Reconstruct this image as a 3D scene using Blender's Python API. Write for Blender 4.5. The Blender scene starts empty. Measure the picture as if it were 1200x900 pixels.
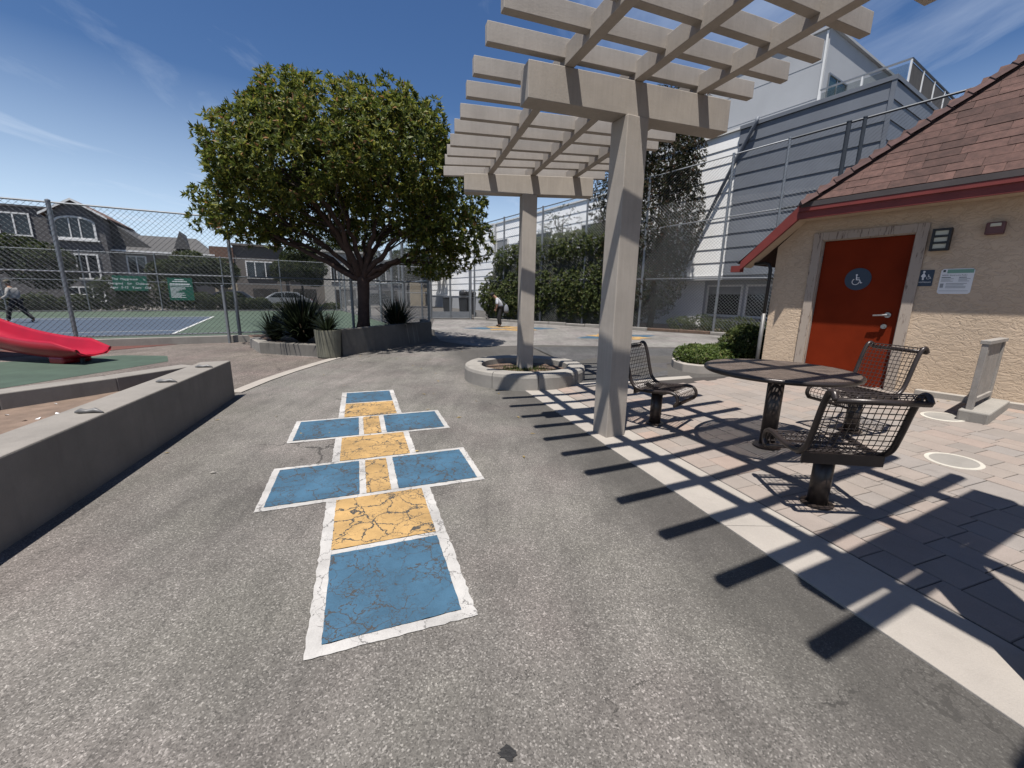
import bpy, bmesh, math, random
import numpy as np
from mathutils import Vector, Matrix

# ------------------------------------------------------------------ camera, sky, sun, exposure
scn = bpy.context.scene
COL = scn.collection
R = math.radians
CAM_H = 1.45
cam_d = bpy.data.cameras.new('camera'); cam = bpy.data.objects.new('camera', cam_d); COL.objects.link(cam)
scn.camera = cam
cam_d.sensor_width = 36.0; cam_d.lens = 36.0 * 478.0 / 1200.0
cam_d.clip_start = 0.05; cam_d.clip_end = 2000
_p = math.atan(104.0 / 478.0); _r = math.atan(0.016)
_f = Vector((0, math.cos(_p), -math.sin(_p))); _rt = Vector((1, 0, 0)); _up = _rt.cross(_f)
_x = _rt * math.cos(_r) + _up * math.sin(_r); _y = _up * math.cos(_r) - _rt * math.sin(_r)
cam.matrix_world = Matrix(((_x.x, _y.x, -_f.x, 0), (_x.y, _y.y, -_f.y, 0), (_x.z, _y.z, -_f.z, CAM_H), (0, 0, 0, 1)))

SUN_EL, SUN_AZ = 71.5, 19.0          # azimuth: direction the light travels, clockwise from +Y
world = bpy.data.worlds.new('World'); scn.world = world; world.use_nodes = True
wn, wl_ = world.node_tree.nodes, world.node_tree.links
wn.clear()
w_out = wn.new('ShaderNodeOutputWorld'); w_bg = wn.new('ShaderNodeBackground'); w_sky = wn.new('ShaderNodeTexSky')
w_sky.sky_type = 'NISHITA'; w_sky.sun_disc = False
w_sky.sun_elevation = R(SUN_EL); w_sky.sun_rotation = R(180 + SUN_AZ); w_sky.altitude = 50
w_sky.air_density = 1.0; w_sky.dust_density = 0.3; w_sky.ozone_density = 2.6
w_bg.inputs['Strength'].default_value = 0.05
# thin cirrus: stretched noise on the sky plane
w_tc = wn.new('ShaderNodeTexCoord'); w_sep = wn.new('ShaderNodeSeparateXYZ'); wl_.new(w_tc.outputs['Generated'], w_sep.inputs[0])
w_mx = wn.new('ShaderNodeMath'); w_mx.operation = 'MAXIMUM'; w_mx.inputs[1].default_value = 0.06; wl_.new(w_sep.outputs['Z'], w_mx.inputs[0])
w_dv = wn.new('ShaderNodeVectorMath'); w_dv.operation = 'DIVIDE'
w_cmb = wn.new('ShaderNodeCombineXYZ')
for i in range(3): wl_.new(w_mx.outputs[0], w_cmb.inputs[i])
wl_.new(w_tc.outputs['Generated'], w_dv.inputs[0]); wl_.new(w_cmb.outputs[0], w_dv.inputs[1])
w_map = wn.new('ShaderNodeMapping'); w_map.inputs['Rotation'].default_value = (0, 0, R(-32)); w_map.inputs['Scale'].default_value = (1.5, 0.55, 1.0)
w_map.inputs['Location'].default_value = (15.0, 17.0, 0)
wl_.new(w_dv.outputs[0], w_map.inputs[0])
w_nz = wn.new('ShaderNodeTexNoise'); w_nz.inputs['Scale'].default_value = 0.8; w_nz.inputs['Detail'].default_value = 9; w_nz.inputs['Roughness'].default_value = 0.6; w_nz.inputs['Distortion'].default_value = 0.5
wl_.new(w_map.outputs[0], w_nz.inputs['Vector'])
w_rmp = wn.new('ShaderNodeValToRGB'); w_rmp.color_ramp.elements[0].position = 0.52; w_rmp.color_ramp.elements[1].position = 0.88
wl_.new(w_nz.outputs['Fac'], w_rmp.inputs[0])
w_mix = wn.new('ShaderNodeMix'); w_mix.data_type = 'RGBA'
w_scale = wn.new('ShaderNodeMath'); w_scale.operation = 'MULTIPLY'; w_scale.inputs[1].default_value = 0.5
wl_.new(w_rmp.outputs['Color'], w_scale.inputs[0]); wl_.new(w_scale.outputs[0], w_mix.inputs['Factor'])
w_hs = wn.new('ShaderNodeHueSaturation'); w_hs.inputs['Saturation'].default_value = 1.20; w_hs.inputs['Hue'].default_value = .507; w_hs.inputs['Value'].default_value = 1.16; wl_.new(w_sky.outputs[0], w_hs.inputs['Color'])
# pale air towards the horizon, the same all round
w_hz = wn.new('ShaderNodeValToRGB'); e_ = w_hz.color_ramp.elements; e_[0].position = 0.0; e_[0].color = (.92, .92, .92, 1); e_[1].position = 0.36; e_[1].color = (0, 0, 0, 1)
e2 = e_.new(0.21); e2.color = (.30, .30, .30, 1)
wl_.new(w_sep.outputs['Z'], w_hz.inputs[0])
w_mix0 = wn.new('ShaderNodeMix'); w_mix0.data_type = 'RGBA'; wl_.new(w_hz.outputs[0], w_mix0.inputs['Factor']); wl_.new(w_hs.outputs[0], w_mix0.inputs['A']); w_mix0.inputs['B'].default_value = (9.4, 11.6, 14.2, 1)
wl_.new(w_mix0.outputs['Result'], w_mix.inputs['A']); w_mix.inputs['B'].default_value = (9.5, 10.6, 12.2, 1)
wl_.new(w_mix.outputs['Result'], w_bg.inputs['Color']); wl_.new(w_bg.outputs[0], w_out.inputs[0])

sun_d = bpy.data.lights.new('sun', 'SUN'); sun_d.energy = 5.0; sun_d.angle = R(0.53); sun_d.color = (1.0, 0.96, 0.905)
sun = bpy.data.objects.new('sun', sun_d); COL.objects.link(sun)
_t = Vector((math.sin(R(SUN_AZ)) * math.cos(R(SUN_EL)), math.cos(R(SUN_AZ)) * math.cos(R(SUN_EL)), -math.sin(R(SUN_EL))))
sun.rotation_euler = _t.to_track_quat('-Z', 'Y').to_euler(); sun.location = (-4, -8, 30)
vs = scn.view_settings
scn.display_settings.display_device = 'sRGB'
vs.view_transform = 'Standard'; vs.look = 'None'; vs.exposure = 0.76; vs.gamma = 1.0; vs.use_curve_mapping = False
scn.render.engine = 'CYCLES'
scn.cycles.max_bounces = 6; scn.cycles.diffuse_bounces = 3; scn.cycles.glossy_bounces = 2; scn.cycles.transmission_bounces = 4; scn.cycles.transparent_max_bounces = 6

# ------------------------------------------------------------------ helpers
rng = random.Random(7)
WL = {}                                   # world location of each empty / part
def lin(c): return tuple(x / 12.92 if x <= 0.04045 else ((x + 0.055) / 1.055) ** 2.4 for x in c)
def V(*a): return Vector(a)
def link(o): COL.objects.link(o); return o
def tag(o, label=None, cat=None, group=None, kind=None):
    if label: o['label'] = label
    if cat: o['category'] = cat
    if group: o['group'] = group
    if kind: o['kind'] = kind
    return o
def thing(name, label, cat, loc=(0, 0, 0), group=None):
    o = link(bpy.data.objects.new(name, None)); o.location = loc; o.empty_display_size = 0.1
    WL[o.name] = Vector(loc)
    return tag(o, label, cat, group)
def wloc(o):
    return WL.get(o.name, Vector((0, 0, 0))) if o else Vector((0, 0, 0))

class MB:
    def __init__(s): s.v = []; s.f = []; s.m = []
    def add(s, vs_, fs, m=0):
        b = len(s.v); s.v += [tuple(x) for x in vs_]; s.f += [tuple(i + b for i in f) for f in fs]; s.m += [m] * len(fs); return s
    def obox(s, c, a, b, d, m=0):          # centre + three half vectors
        c, a, b, d = Vector(c), Vector(a), Vector(b), Vector(d)
        if a.cross(b).dot(d) < 0: a = -a
        P = [c + a * i + b * j + d * k for k in (-1, 1) for j in (-1, 1) for i in (-1, 1)]
        return s.add(P, [(0, 2, 3, 1), (4, 5, 7, 6), (0, 1, 5, 4), (2, 6, 7, 3), (0, 4, 6, 2), (1, 3, 7, 5)], m)
    def box(s, c, size, rz=0.0, m=0):
        x = Vector((math.cos(rz), math.sin(rz), 0)); y = Vector((-math.sin(rz), math.cos(rz), 0))
        return s.obox(c, x * size[0] / 2, y * size[1] / 2, Vector((0, 0, size[2] / 2)), m)
    def bar(s, p, q, w, h, up=(0, 0, 1), m=0):   # beam from p to q; w across, h along up
        p, q = Vector(p), Vector(q); d = q - p; up = Vector(up)
        side = d.cross(up).normalized(); u2 = side.cross(d).normalized()
        return s.obox((p + q) / 2, d / 2, side * w / 2, u2 * h / 2, m)
    def tube(s, pts, r, n=6, m=0, closed=False, cap=True):
        pts = [Vector(p) for p in pts]; N = len(pts)
        rs = r if isinstance(r, (list, tuple)) else [r] * N
        b = len(s.v); prev = None
        for i in range(N):
            if closed: t = pts[(i + 1) % N] - pts[i - 1]
            else: t = pts[min(i + 1, N - 1)] - pts[max(i - 1, 0)]
            t = t.normalized() if t.length > 1e-9 else Vector((0, 0, 1))
            if prev is None:
                a = Vector((0, 0, 1)) if abs(t.z) < 0.9 else Vector((1, 0, 0)); e = t.cross(a).normalized()
            else:
                e = prev - t * prev.dot(t); e = e.normalized() if e.length > 1e-6 else t.orthogonal().normalized()
            prev = e; g = t.cross(e)
            for k in range(n):
                an = 2 * math.pi * k / n; s.v.append(tuple(pts[i] + (e * math.cos(an) + g * math.sin(an)) * rs[i]))
        M = N if closed else N - 1
        for i in range(M):
            for k in range(n):
                a0 = b + i * n + k; a1 = b + i * n + (k + 1) % n; j = (i + 1) % N
                s.f.append((a0, a1, b + j * n + (k + 1) % n, b + j * n + k)); s.m.append(m)
        if cap and not closed:
            s.f.append(tuple(b + k for k in range(n))[::-1]); s.m.append(m)
            s.f.append(tuple(b + (N - 1) * n + k for k in range(n))); s.m.append(m)
        return s
    def prism(s, poly, z0, z1, m=0):       # poly: list of (x,y), CCW; z may be a function
        n = len(poly); zz = (lambda z, x, y: z(x, y) if callable(z) else z)
        vs_ = [(x, y, zz(z0, x, y)) for x, y in poly] + [(x, y, zz(z1, x, y)) for x, y in poly]
        ar = sum(poly[i][0] * poly[(i + 1) % n][1] - poly[(i + 1) % n][0] * poly[i][1] for i in range(n))
        fs = [tuple(range(n))[::-1], tuple(range(n, 2 * n))] + [(i, (i + 1) % n, n + (i + 1) % n, n + i) for i in range(n)]
        if ar < 0: fs = [f[::-1] for f in fs]
        return s.add(vs_, fs, m)
    def sheet(s, poly, z, m=0):
        ar = sum(poly[i][0] * poly[(i + 1) % len(poly)][1] - poly[(i + 1) % len(poly)][0] * poly[i][1] for i in range(len(poly)))
        P = [(x, y, z(x, y) if callable(z) else z) for x, y in poly]
        return s.add(P, [tuple(range(len(P))) if ar > 0 else tuple(range(len(P)))[::-1]], m)
    def lathe(s, prof, c=(0, 0, 0), n=24, m=0):
        b = len(s.v); c = Vector(c)
        for r, z in prof:
            for k in range(n):
                a = 2 * math.pi * k / n; s.v.append((c.x + r * math.cos(a), c.y + r * math.sin(a), c.z + z))
        for i in range(len(prof) - 1):
            for k in range(n):
                s.f.append((b + i * n + k, b + i * n + (k + 1) % n, b + (i + 1) * n + (k + 1) % n, b + (i + 1) * n + k)); s.m.append(m)
        return s
    def mesh(s, name, off=(0, 0, 0)):
        me = bpy.data.meshes.new(name); o = Vector(off)
        me.from_pydata([(x - o.x, y - o.y, z - o.z) for x, y, z in s.v], [], s.f); me.update(); return me
    def build(s, name, mat, parent=None, smooth=False, bevel=0.0):
        me = s.mesh(name, wloc(parent))
        mats = mat if isinstance(mat, (list, tuple)) else [mat]
        for x in mats: me.materials.append(x)
        if len(mats) > 1: me.polygons.foreach_set('material_index', s.m)
        if smooth:
            me.polygons.foreach_set('use_smooth', [True] * len(me.polygons))
        o = link(bpy.data.objects.new(name, me))
        if parent is not None:
            o.parent = parent; WL[o.name] = wloc(parent)
        if bevel:
            b = o.modifiers.new('bevel', 'BEVEL'); b.width = bevel; b.segments = 2; b.limit_method = 'ANGLE'; b.angle_limit = R(40)
        return o

def copy_tree(o, parent=None):
    c = o.copy(); COL.objects.link(c)
    if parent is not None: c.parent = parent
    for ch in list(o.children): copy_tree(ch, c)
    return c

def text_mesh(name, txt, size, mat, parent, origin, xdir, ydir, depth=0.002, align='CENTER'):
    cu = bpy.data.curves.new('txt', 'FONT'); cu.body = txt; cu.size = size; cu.align_x = align; cu.align_y = 'CENTER'; cu.extrude = depth; cu.resolution_u = 2
    ob = bpy.data.objects.new('txt', cu); COL.objects.link(ob)
    dg = bpy.context.evaluated_depsgraph_get(); me = bpy.data.meshes.new_from_object(ob.evaluated_get(dg))
    bpy.data.objects.remove(ob); bpy.data.curves.remove(cu)
    xd, yd = Vector(xdir).normalized(), Vector(ydir).normalized(); zd = xd.cross(yd); w = wloc(parent)
    for v in me.vertices: v.co = Vector(origin) + xd * v.co.x + yd * v.co.y + zd * v.co.z - w
    me.materials.clear(); me.materials.append(mat); me.name = name
    o = link(bpy.data.objects.new(name, me)); o.parent = parent; WL[o.name] = w
    return o

# ground heights: flat, rising gently from the concrete band to the restroom building
def sm(a, b, x):
    t = min(1, max(0, (x - a) / (b - a))); return t * t * (3 - 2 * t)
def zg(x, y):
    s = .955 * (x - 2.21) + .295 * (y - 1.47)
    return .062 * max(0, s) * (1 - sm(7.0, 11.0, y))

# ------------------------------------------------------------------ materials
ALB = .62        # overall reflectance level, balanced by the exposure above
class NT:
    def __init__(s, name):
        s.m = bpy.data.materials.new(name); s.m.use_nodes = True; s.n = s.m.node_tree.nodes; s.l = s.m.node_tree.links
        s.b = s.n['Principled BSDF']; s._pos = None
    def node(s, t, **kw):
        x = s.n.new(t)
        for k, v in kw.items(): setattr(x, k, v)
        return x
    def pos(s):
        if s._pos is None: s._pos = s.node('ShaderNodeNewGeometry')
        return s._pos.outputs['Position']
    def noise(s, scale, detail=4, rough=.55, vec=None, dist=0, out='Fac'):
        x = s.node('ShaderNodeTexNoise'); x.inputs['Scale'].default_value = scale; x.inputs['Detail'].default_value = detail
        x.inputs['Roughness'].default_value = rough; x.inputs['Distortion'].default_value = dist
        s.l.new(vec if vec is not None else s.pos(), x.inputs['Vector']); return x.outputs[out]
    def voro(s, scale, feature='F1', vec=None, out=None):
        x = s.node('ShaderNodeTexVoronoi', feature=feature); x.inputs['Scale'].default_value = scale
        s.l.new(vec if vec is not None else s.pos(), x.inputs['Vector'])
        return x.outputs[out or ('Distance' if feature != 'F1' else 'Color')]
    def ramp(s, fac, stops):
        x = s.node('ShaderNodeValToRGB'); e = x.color_ramp.elements
        while len(e) < len(stops): e.new(0.5)
        for i, (p, c) in enumerate(stops):
            e[i].position = p; e[i].color = (c, c, c, 1) if isinstance(c, (int, float)) else (*c, 1)
        s.l.new(fac, x.inputs[0]); return x.outputs['Color']
    def mix(s, fac, a, b, mode='MIX'):
        x = s.node('ShaderNodeMix', data_type='RGBA', blend_type=mode)
        for sock, val in (('Factor', fac), ('A', a), ('B', b)):
            i = x.inputs[0] if sock == 'Factor' else x.inputs[sock if False else (6 if sock == 'A' else 7)]
            if isinstance(val, (int, float)): i.default_value = val
            elif isinstance(val, tuple): i.default_value = (*val, 1)
            else: s.l.new(val, i)
        return x.outputs[2]
    def math(s, op, a, b=None):
        x = s.node('ShaderNodeMath', operation=op)
        for i, v in enumerate((a, b)):
            if v is None: continue
            if isinstance(v, (int, float)): x.inputs[i].default_value = v
            else: s.l.new(v, x.inputs[i])
        return x.outputs[0]
    def bump(s, h, strength=.3, dist=.01):
        x = s.node('ShaderNodeBump'); x.inputs['Strength'].default_value = strength; x.inputs['Distance'].default_value = dist
        s.l.new(h, x.inputs['Height']); s.l.new(x.outputs[0], s.b.inputs['Normal']); return x
    def col(s, c):
        if isinstance(c, tuple): s.b.inputs['Base Color'].default_value = (*mul(c, ALB), 1)
        else: s.l.new(s.mix(1.0, c, (ALB, ALB, ALB), 'MULTIPLY'), s.b.inputs['Base Color'])
    def set(s, rough=.8, metal=0, spec=.4):
        s.b.inputs['Metallic'].default_value = metal; s.b.inputs['Specular IOR Level'].default_value = spec
        if isinstance(rough, (int, float)): s.b.inputs['Roughness'].default_value = rough
        else: s.l.new(rough, s.b.inputs['Roughness'])
        return s.m
def mul(c, k): return tuple(min(1.3, x * k) for x in c)

def simple(name, c, rough=.75, var=.18, scale=4, bump=.15, bscale=60, metal=0, spec=.4, rnd=0.0, fine=.08):
    t = NT(name)
    a = t.ramp(t.noise(scale, 5, .6), [(.3, mul(c, 1 - var)), (.7, mul(c, 1 + var))])
    if fine: a = t.mix(fine, a, t.noise(bscale * 2, 3, .6, out='Color'), 'OVERLAY')
    if rnd:
        oi = t.node('ShaderNodeObjectInfo')
        k = t.ramp(oi.outputs['Random'], [(0, 1 - rnd), (1, 1.0)])
        a = t.mix(1.0, a, k, 'MULTIPLY')
    t.col(a)
    if bump: t.bump(t.noise(bscale, 5, .6), bump, .01)
    return t.set(rough, metal, spec)

def m_asphalt(name, base, light, dark, dirt, cell=170, patch=None):
    t = NT(name)
    sp = t.voro(cell, 'F1', out='Color')
    sepn = t.node('ShaderNodeSeparateColor'); t.l.new(sp, sepn.inputs[0])
    a = t.ramp(sepn.outputs[0], [(0.0, dark), (.3, base), (.72, mul(base, 1.25)), (.93, light), (1.0, mul(light, 1.5))])
    fine = t.noise(cell * 2.2, 3, .7)
    a = t.mix(.30, a, t.ramp(fine, [(.38, mul(dark, .9)), (.66, light)]))
    big = t.noise(.55, 6, .62)
    a = t.mix(.75, a, t.ramp(big, [(.3, .27), (.5, .5), (.72, .70)]), 'OVERLAY')
    sm_ = t.node('ShaderNodeMapping'); sm_.inputs['Rotation'].default_value = (0, 0, R(16)); sm_.inputs['Scale'].default_value = (2.6, .42, 1); t.l.new(t.pos(), sm_.inputs[0])
    a = t.mix(.5, a, t.ramp(t.noise(1.6, 7, .68, vec=sm_.outputs[0], dist=.5), [(.32, .30), (.5, .5), (.70, .66)]), 'OVERLAY')
    sp2 = t.ramp(t.voro(2.3, 'F1', out='Distance'), [(.03, .85), (.055, 0)])
    a = t.mix(t.math('MULTIPLY', sp2, t.ramp(t.noise(.8, 2), [(.45, 0), (.55, .8)])), a, mul(base, .35))
    cv = t.node('ShaderNodeVectorMath', operation='ADD'); t.l.new(t.pos(), cv.inputs[0]); cs = t.node('ShaderNodeVectorMath', operation='SCALE'); cs.inputs['Scale'].default_value = .5; t.l.new(t.noise(1.7, 6, .7, out='Color'), cs.inputs[0]); t.l.new(cs.outputs[0], cv.inputs[1])
    ck = t.math('LESS_THAN', t.voro(.42, 'DISTANCE_TO_EDGE', vec=cv.outputs[0]), t.math('MULTIPLY', t.ramp(t.noise(.7, 3), [(.52, 0), (.6, 1)]), .0045))
    a = t.mix(t.math('MULTIPLY', ck, .75), a, mul(dark, .6))
    med = t.noise(3.1, 6, .65, dist=.6)
    a = t.mix(.40, a, t.ramp(med, [(.32, .34), (.5, .5), (.7, .6)]), 'OVERLAY')
    hue = t.noise(.9, 3, .5)
    a = t.mix(.13, a, t.ramp(hue, [(.35, (.49, .55, .44)), (.5, (.51, .5, .49)), (.66, (.63, .46, .50))]), 'OVERLAY')
    st = t.noise(7.5, 5, .75, dist=1.2)
    a = t.mix(t.ramp(st, [(.68, 0), (.78, .55)]), a, mul(base, .45))
    if patch is not None:                     # newer, darker surfacing along the concrete band
        mp = t.node('ShaderNodeVectorMath', operation='DOT_PRODUCT'); mp.inputs[1].default_value = (.953, .302, 0)
        t.l.new(t.pos(), mp.inputs[0])
        d = t.math('ADD', mp.outputs['Value'], t.math('MULTIPLY', t.noise(1.3, 6, .65), 1.3))
        a = t.mix(t.math('MULTIPLY', t.ramp(t.math('DIVIDE', d, 4.0), [(.45, 0), (.62, 1)]), patch), a, mul(base, .42))
    t.col(a)
    h = t.math('ADD', t.math('MULTIPLY', sepn.outputs[0], .6), fine)
    t.bump(h, .55, .004)
    return t.set(.86, 0, .35)

def m_concrete(name, c, var=.16, stain=.35, cell=220):
    t = NT(name)
    a = t.ramp(t.noise(2.2, 6, .65), [(.3, mul(c, 1 - var)), (.7, mul(c, 1 + var * .7))])
    a = t.mix(.16, a, t.noise(cell, 3, .7), 'OVERLAY')
    a = t.mix(t.math('MULTIPLY', t.ramp(t.noise(5.3, 6, .7, dist=1.0), [(.6, 0), (.8, 1)]), stain), a, mul(c, .45))
    mpc = t.node('ShaderNodeMapping'); mpc.inputs['Scale'].default_value = (7, 7, .7); t.l.new(t.pos(), mpc.inputs[0])
    a = t.mix(t.math('MULTIPLY', t.ramp(t.noise(1.0, 6, .7, vec=mpc.outputs[0]), [(.52, 0), (.72, 1)]), stain * .8), a, mul(c, .55))
    pit = t.voro(60, 'F1', out='Distance')
    a = t.mix(t.ramp(pit, [(.04, .5), (.10, 0)]), a, mul(c, .4))
    t.col(a); t.bump(t.math('ADD', t.noise(90, 5, .65), t.math('MULTIPLY', t.noise(9, 4), .5)), .35, .006)
    return t.set(.88, 0, .3)

def m_paint(name, c, under, crack=3.0, crackw=.02, wear=.5):
    t = NT(name)
    vv = t.node('ShaderNodeVectorMath', operation='ADD'); t.l.new(t.pos(), vv.inputs[0])
    sc = t.node('ShaderNodeVectorMath', operation='SCALE'); sc.inputs['Scale'].default_value = .22
    nv = t.noise(5, 5, .65, out='Color'); t.l.new(nv, sc.inputs[0]); t.l.new(sc.outputs[0], vv.inputs[1])
    d1 = t.voro(crack, 'DISTANCE_TO_EDGE', vec=vv.outputs[0]); d2 = t.voro(crack * 2.7, 'DISTANCE_TO_EDGE', vec=vv.outputs[0])
    k = t.noise(2.6, 4, .6)
    c1 = t.math('LESS_THAN', d1, t.math('MULTIPLY', t.ramp(k, [(.36, 0), (.62, 1)]), crackw))
    c2 = t.math('LESS_THAN', d2, t.math('MULTIPLY', t.ramp(t.noise(4.1, 4, .6), [(.45, 0), (.66, 1)]), crackw * .95))
    cr = t.math('MAXIMUM', c1, c2)
    chips = t.ramp(t.noise(14, 6, .7), [(.70, 0), (.73, 1)])
    cr = t.math('MAXIMUM', cr, t.math('MULTIPLY', chips, wear))
    a = t.ramp(t.noise(2.9, 6, .65), [(.3, mul(c, .74)), (.5, c), (.72, mul(c, 1.32))])
    a = t.mix(t.ramp(t.noise(260, 2, .6), [(.64, 0), (.72, .45)]), a, mul(under, 1.6))
    a = t.mix(.25, a, t.noise(160, 3, .7), 'OVERLAY')
    a = t.mix(t.ramp(t.noise(22, 5, .7), [(.55, 0), (.75, .35)]), a, mul(c, .6))
    a = t.mix(cr, a, under); t.col(a)
    t.bump(t.math('SUBTRACT', t.math('MULTIPLY', t.noise(170, 3, .7), .5), cr), .5, .003)
    return t.set(.72, 0, .35)

def m_leaf(name, c1, c2, c3, rough=.42, third=.93, spec=.22):
    t = NT(name); gi = t.node('ShaderNodeNewGeometry')
    a = t.ramp(gi.outputs['Random Per Island'], [(0, mul(c1, .6)), (.45, c1), (.8, c2), (third, c2), (min(.999, third + .01), c3)])
    t.col(a)
    m = t.set(rough, 0, spec)
    tr = t.node('ShaderNodeBsdfTranslucent'); t.l.new(a, tr.inputs['Color'])
    mx = t.node('ShaderNodeMixShader'); mx.inputs[0].default_value = .32
    out = t.n['Material Output']; t.l.new(t.b.outputs[0], mx.inputs[1]); t.l.new(tr.outputs[0], mx.inputs[2]); t.l.new(mx.outputs[0], out.inputs['Surface'])
    return m

def m_glass(name, c=(.02, .025, .03)):
    t = NT(name); t.col(c); return t.set(.06, 0, .6)

M = {}
M['asphalt'] = m_asphalt('asphalt', (.158, .145, .130), (.335, .312, .285), (.062, .057, .051), .5, patch=.75)
M['asphalt_dark'] = m_asphalt('asphalt_dark', (.075, .073, .073), (.16, .155, .15), (.035, .035, .036), .4)
M['aggregate'] = m_asphalt('aggregate', (.15, .122, .105), (.30, .26, .23), (.06, .048, .042), .4, cell=90)
M['band'] = m_concrete('band_concrete', (.43, .39, .345), .10, .18)
M['kerb'] = m_concrete('kerb_concrete', (.36, .335, .30), .18, .4)
M['wall_conc'] = m_concrete('wall_concrete', (.30, .275, .245), .16, .35)
M['planter_conc'] = m_concrete('planter_concrete', (.20, .185, .165), .2, .5)
M['pot_conc'] = m_concrete('pot_concrete', (.26, .25, .19), .3, .6)
M['soil'] = simple('soil', (.16, .105, .075), .95, .35, 9, .6, 70)
M['sand'] = simple('dirt', (.22, .155, .115), .95, .28, 6, .6, 60)
M['joint'] = simple('joint_sand', (.06, .052, .046), .95, .3, 30, .3, 90)
M['hop_blue'] = m_paint('blue_paint', (.052, .130, .208), (.065, .062, .06), 8.0, .035, .22)
M['hop_yellow'] = m_paint('yellow_paint', (.50, .315, .125), (.075, .07, .062), 6.5, .040, .25)
M['hop_white'] = m_paint('white_paint', (.53, .51, .485), (.22, .21, .20), 3.0, .012, .45)
M['court_line'] = simple('court_line_paint', (.6, .6, .58), .7, .08, 5, .05)
M['court_green'] = simple('court_green', (.072, .105, .07), .8, .15, .6, .1, 80)
M['court_blue'] = simple('court_blue', (.06, .085, .125), .8, .12, .5, .1, 80)
M['rubber_green'] = simple('green_rubber', (.060, .094, .067), .85, .2, 2.5, .4, 120)
M['rubber_red'] = simple('red_rubber', (.14, .05, .04), .85, .22, 2.0, .4, 120)
def m_pergola():
    t = NT('pergola_paint'); c = (.50, .445, .385); oi = t.node('ShaderNodeObjectInfo')
    a = t.ramp(t.noise(2.4, 6, .65), [(.3, mul(c, .86)), (.7, mul(c, 1.08))])
    mp = t.node('ShaderNodeMapping'); mp.inputs['Scale'].default_value = (28, 28, 2.2); t.l.new(t.pos(), mp.inputs[0])
    a = t.mix(.16, a, t.ramp(t.noise(1, 5, .7, vec=mp.outputs[0]), [(.3, .3), (.7, .7)]), 'OVERLAY')
    a = t.mix(t.ramp(t.noise(6.5, 6, .75, dist=1.2), [(.62, 0), (.74, .4)]), a, mul(c, .6))
    chip = t.ramp(t.noise(38, 5, .7), [(.74, 0), (.76, 1)])
    a = t.mix(t.math('MULTIPLY', chip, t.ramp(t.noise(2.2, 3), [(.5, 0), (.62, .8)])), a, (.19, .16, .13))
    a = t.mix(1.0, a, t.ramp(oi.outputs['Random'], [(0, .90), (1, 1.0)]), 'MULTIPLY')
    t.col(a); t.bump(t.math('ADD', t.noise(60, 4, .6), t.noise(1, 5, .7, vec=mp.outputs[0])), .14, .008); return t.set(.66, 0, .35)
M['pergola'] = m_pergola()
M['brown_metal'] = simple('brown_metal', (.048, .036, .031), .34, .25, 12, .08, 80, metal=.25, spec=.5)
M['brown_top'] = simple('brown_tabletop', (.30, .235, .195), .38, .3, 9, .08, 80, metal=.2, spec=.5)
M['galv'] = simple('galvanised_steel', (.33, .345, .36), .45, .12, 6, .05, 90, metal=.55)
M['wire'] = simple('fence_wire', (.26, .27, .275), .5, .1, 6, 0, metal=.5)
M['black_wire'] = simple('black_wire', (.03, .035, .045), .5, .1, 6, 0, metal=.2)
M['dark_steel'] = simple('dark_steel', (.05, .058, .07), .5, .15, 6, .05, metal=.3)
M['white_trim'] = simple('white_trim', (.95, .94, .91), .6, .06, 3, .05)
M['siding_white'] = simple('white_siding', (1.25, 1.24, 1.22), .6, .05, 1.2, .08, 25, rnd=.06)
M['siding_shade_grey'] = simple('shade_grey_siding', (.215, .235, .27), .6, .10, .9, .08, 25, rnd=.12)  # white siding in shade, the shade put into the colour
M['pale_render'] = simple('pale_render', (.50, .51, .525), .8, .05, .7, .08, 30)
M['glass'] = m_glass('window_glass'); M['glass_green'] = m_glass('green_glass', (.05, .09, .08))
M['shade_blind'] = simple('window_blind', (.30, .31, .32), .8, .1, 3, 0)
M['door_red'] = simple('red_door_paint', (.215, .026, .007), .6, .16, 2.5, .06, 60, spec=.06)
M['trim_red'] = simple('red_trim_paint', (.24, .042, .035), .55, .2, 3, .1, 60)
M['gutter_brown'] = simple('drip_edge', (.085, .07, .068), .6, .15, 4, .05)
M['shingle'] = simple('shingle', (.135, .072, .058), .92, .3, 14, .5, 160, rnd=.50, fine=.35)
M['shingle_cap'] = simple('shingle_cap', (.115, .062, .055), .92, .25, 14, .5, 160, rnd=.35, fine=.3)
M['sign_navy'] = simple('navy_sign', (.035, .06, .10), .5, .05, 3, 0)
M['sign_white'] = simple('sign_white', (.95, .96, .97), .5, .04, 3, 0)
M['sign_green'] = simple('sign_green', (.012, .115, .075), .45, .06, 3, 0)
M['sign_mint'] = simple('sign_mint', (.22, .42, .33), .5, .05, 3, 0)
M['ink'] = simple('ink', (.06, .07, .08), .6, .05, 3, 0)
M['ink_grey'] = simple('ink_grey', (.36, .38, .40), .6, .05, 3, 0)
M['steel'] = simple('brushed_steel', (.55, .54, .52), .28, .1, 8, .03, metal=.9)
M['black'] = simple('black_paint', (.02, .02, .022), .45, .15, 5, .03)
M['lamp_pane'] = simple('lamp_pane', (.68, .66, .52), .35, .05, 4, 0)
M['maroon'] = simple('maroon_box', (.16, .07, .07), .55, .2, 8, .1)
M['slide_red'] = simple('red_plastic', (.42, .010, .028), .30, .12, 2, .03, 30, spec=.5)
M['grey_wood'] = simple('grey_board', (.34, .31, .28), .8, .16, 6, .2, 60)
M['pipe'] = simple('grey_pipe', (.20, .195, .19), .5, .2, 8, .05, metal=.3)
M['bin'] = simple('bin_plastic', (.03, .032, .036), .5, .2, 5, .05)
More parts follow.
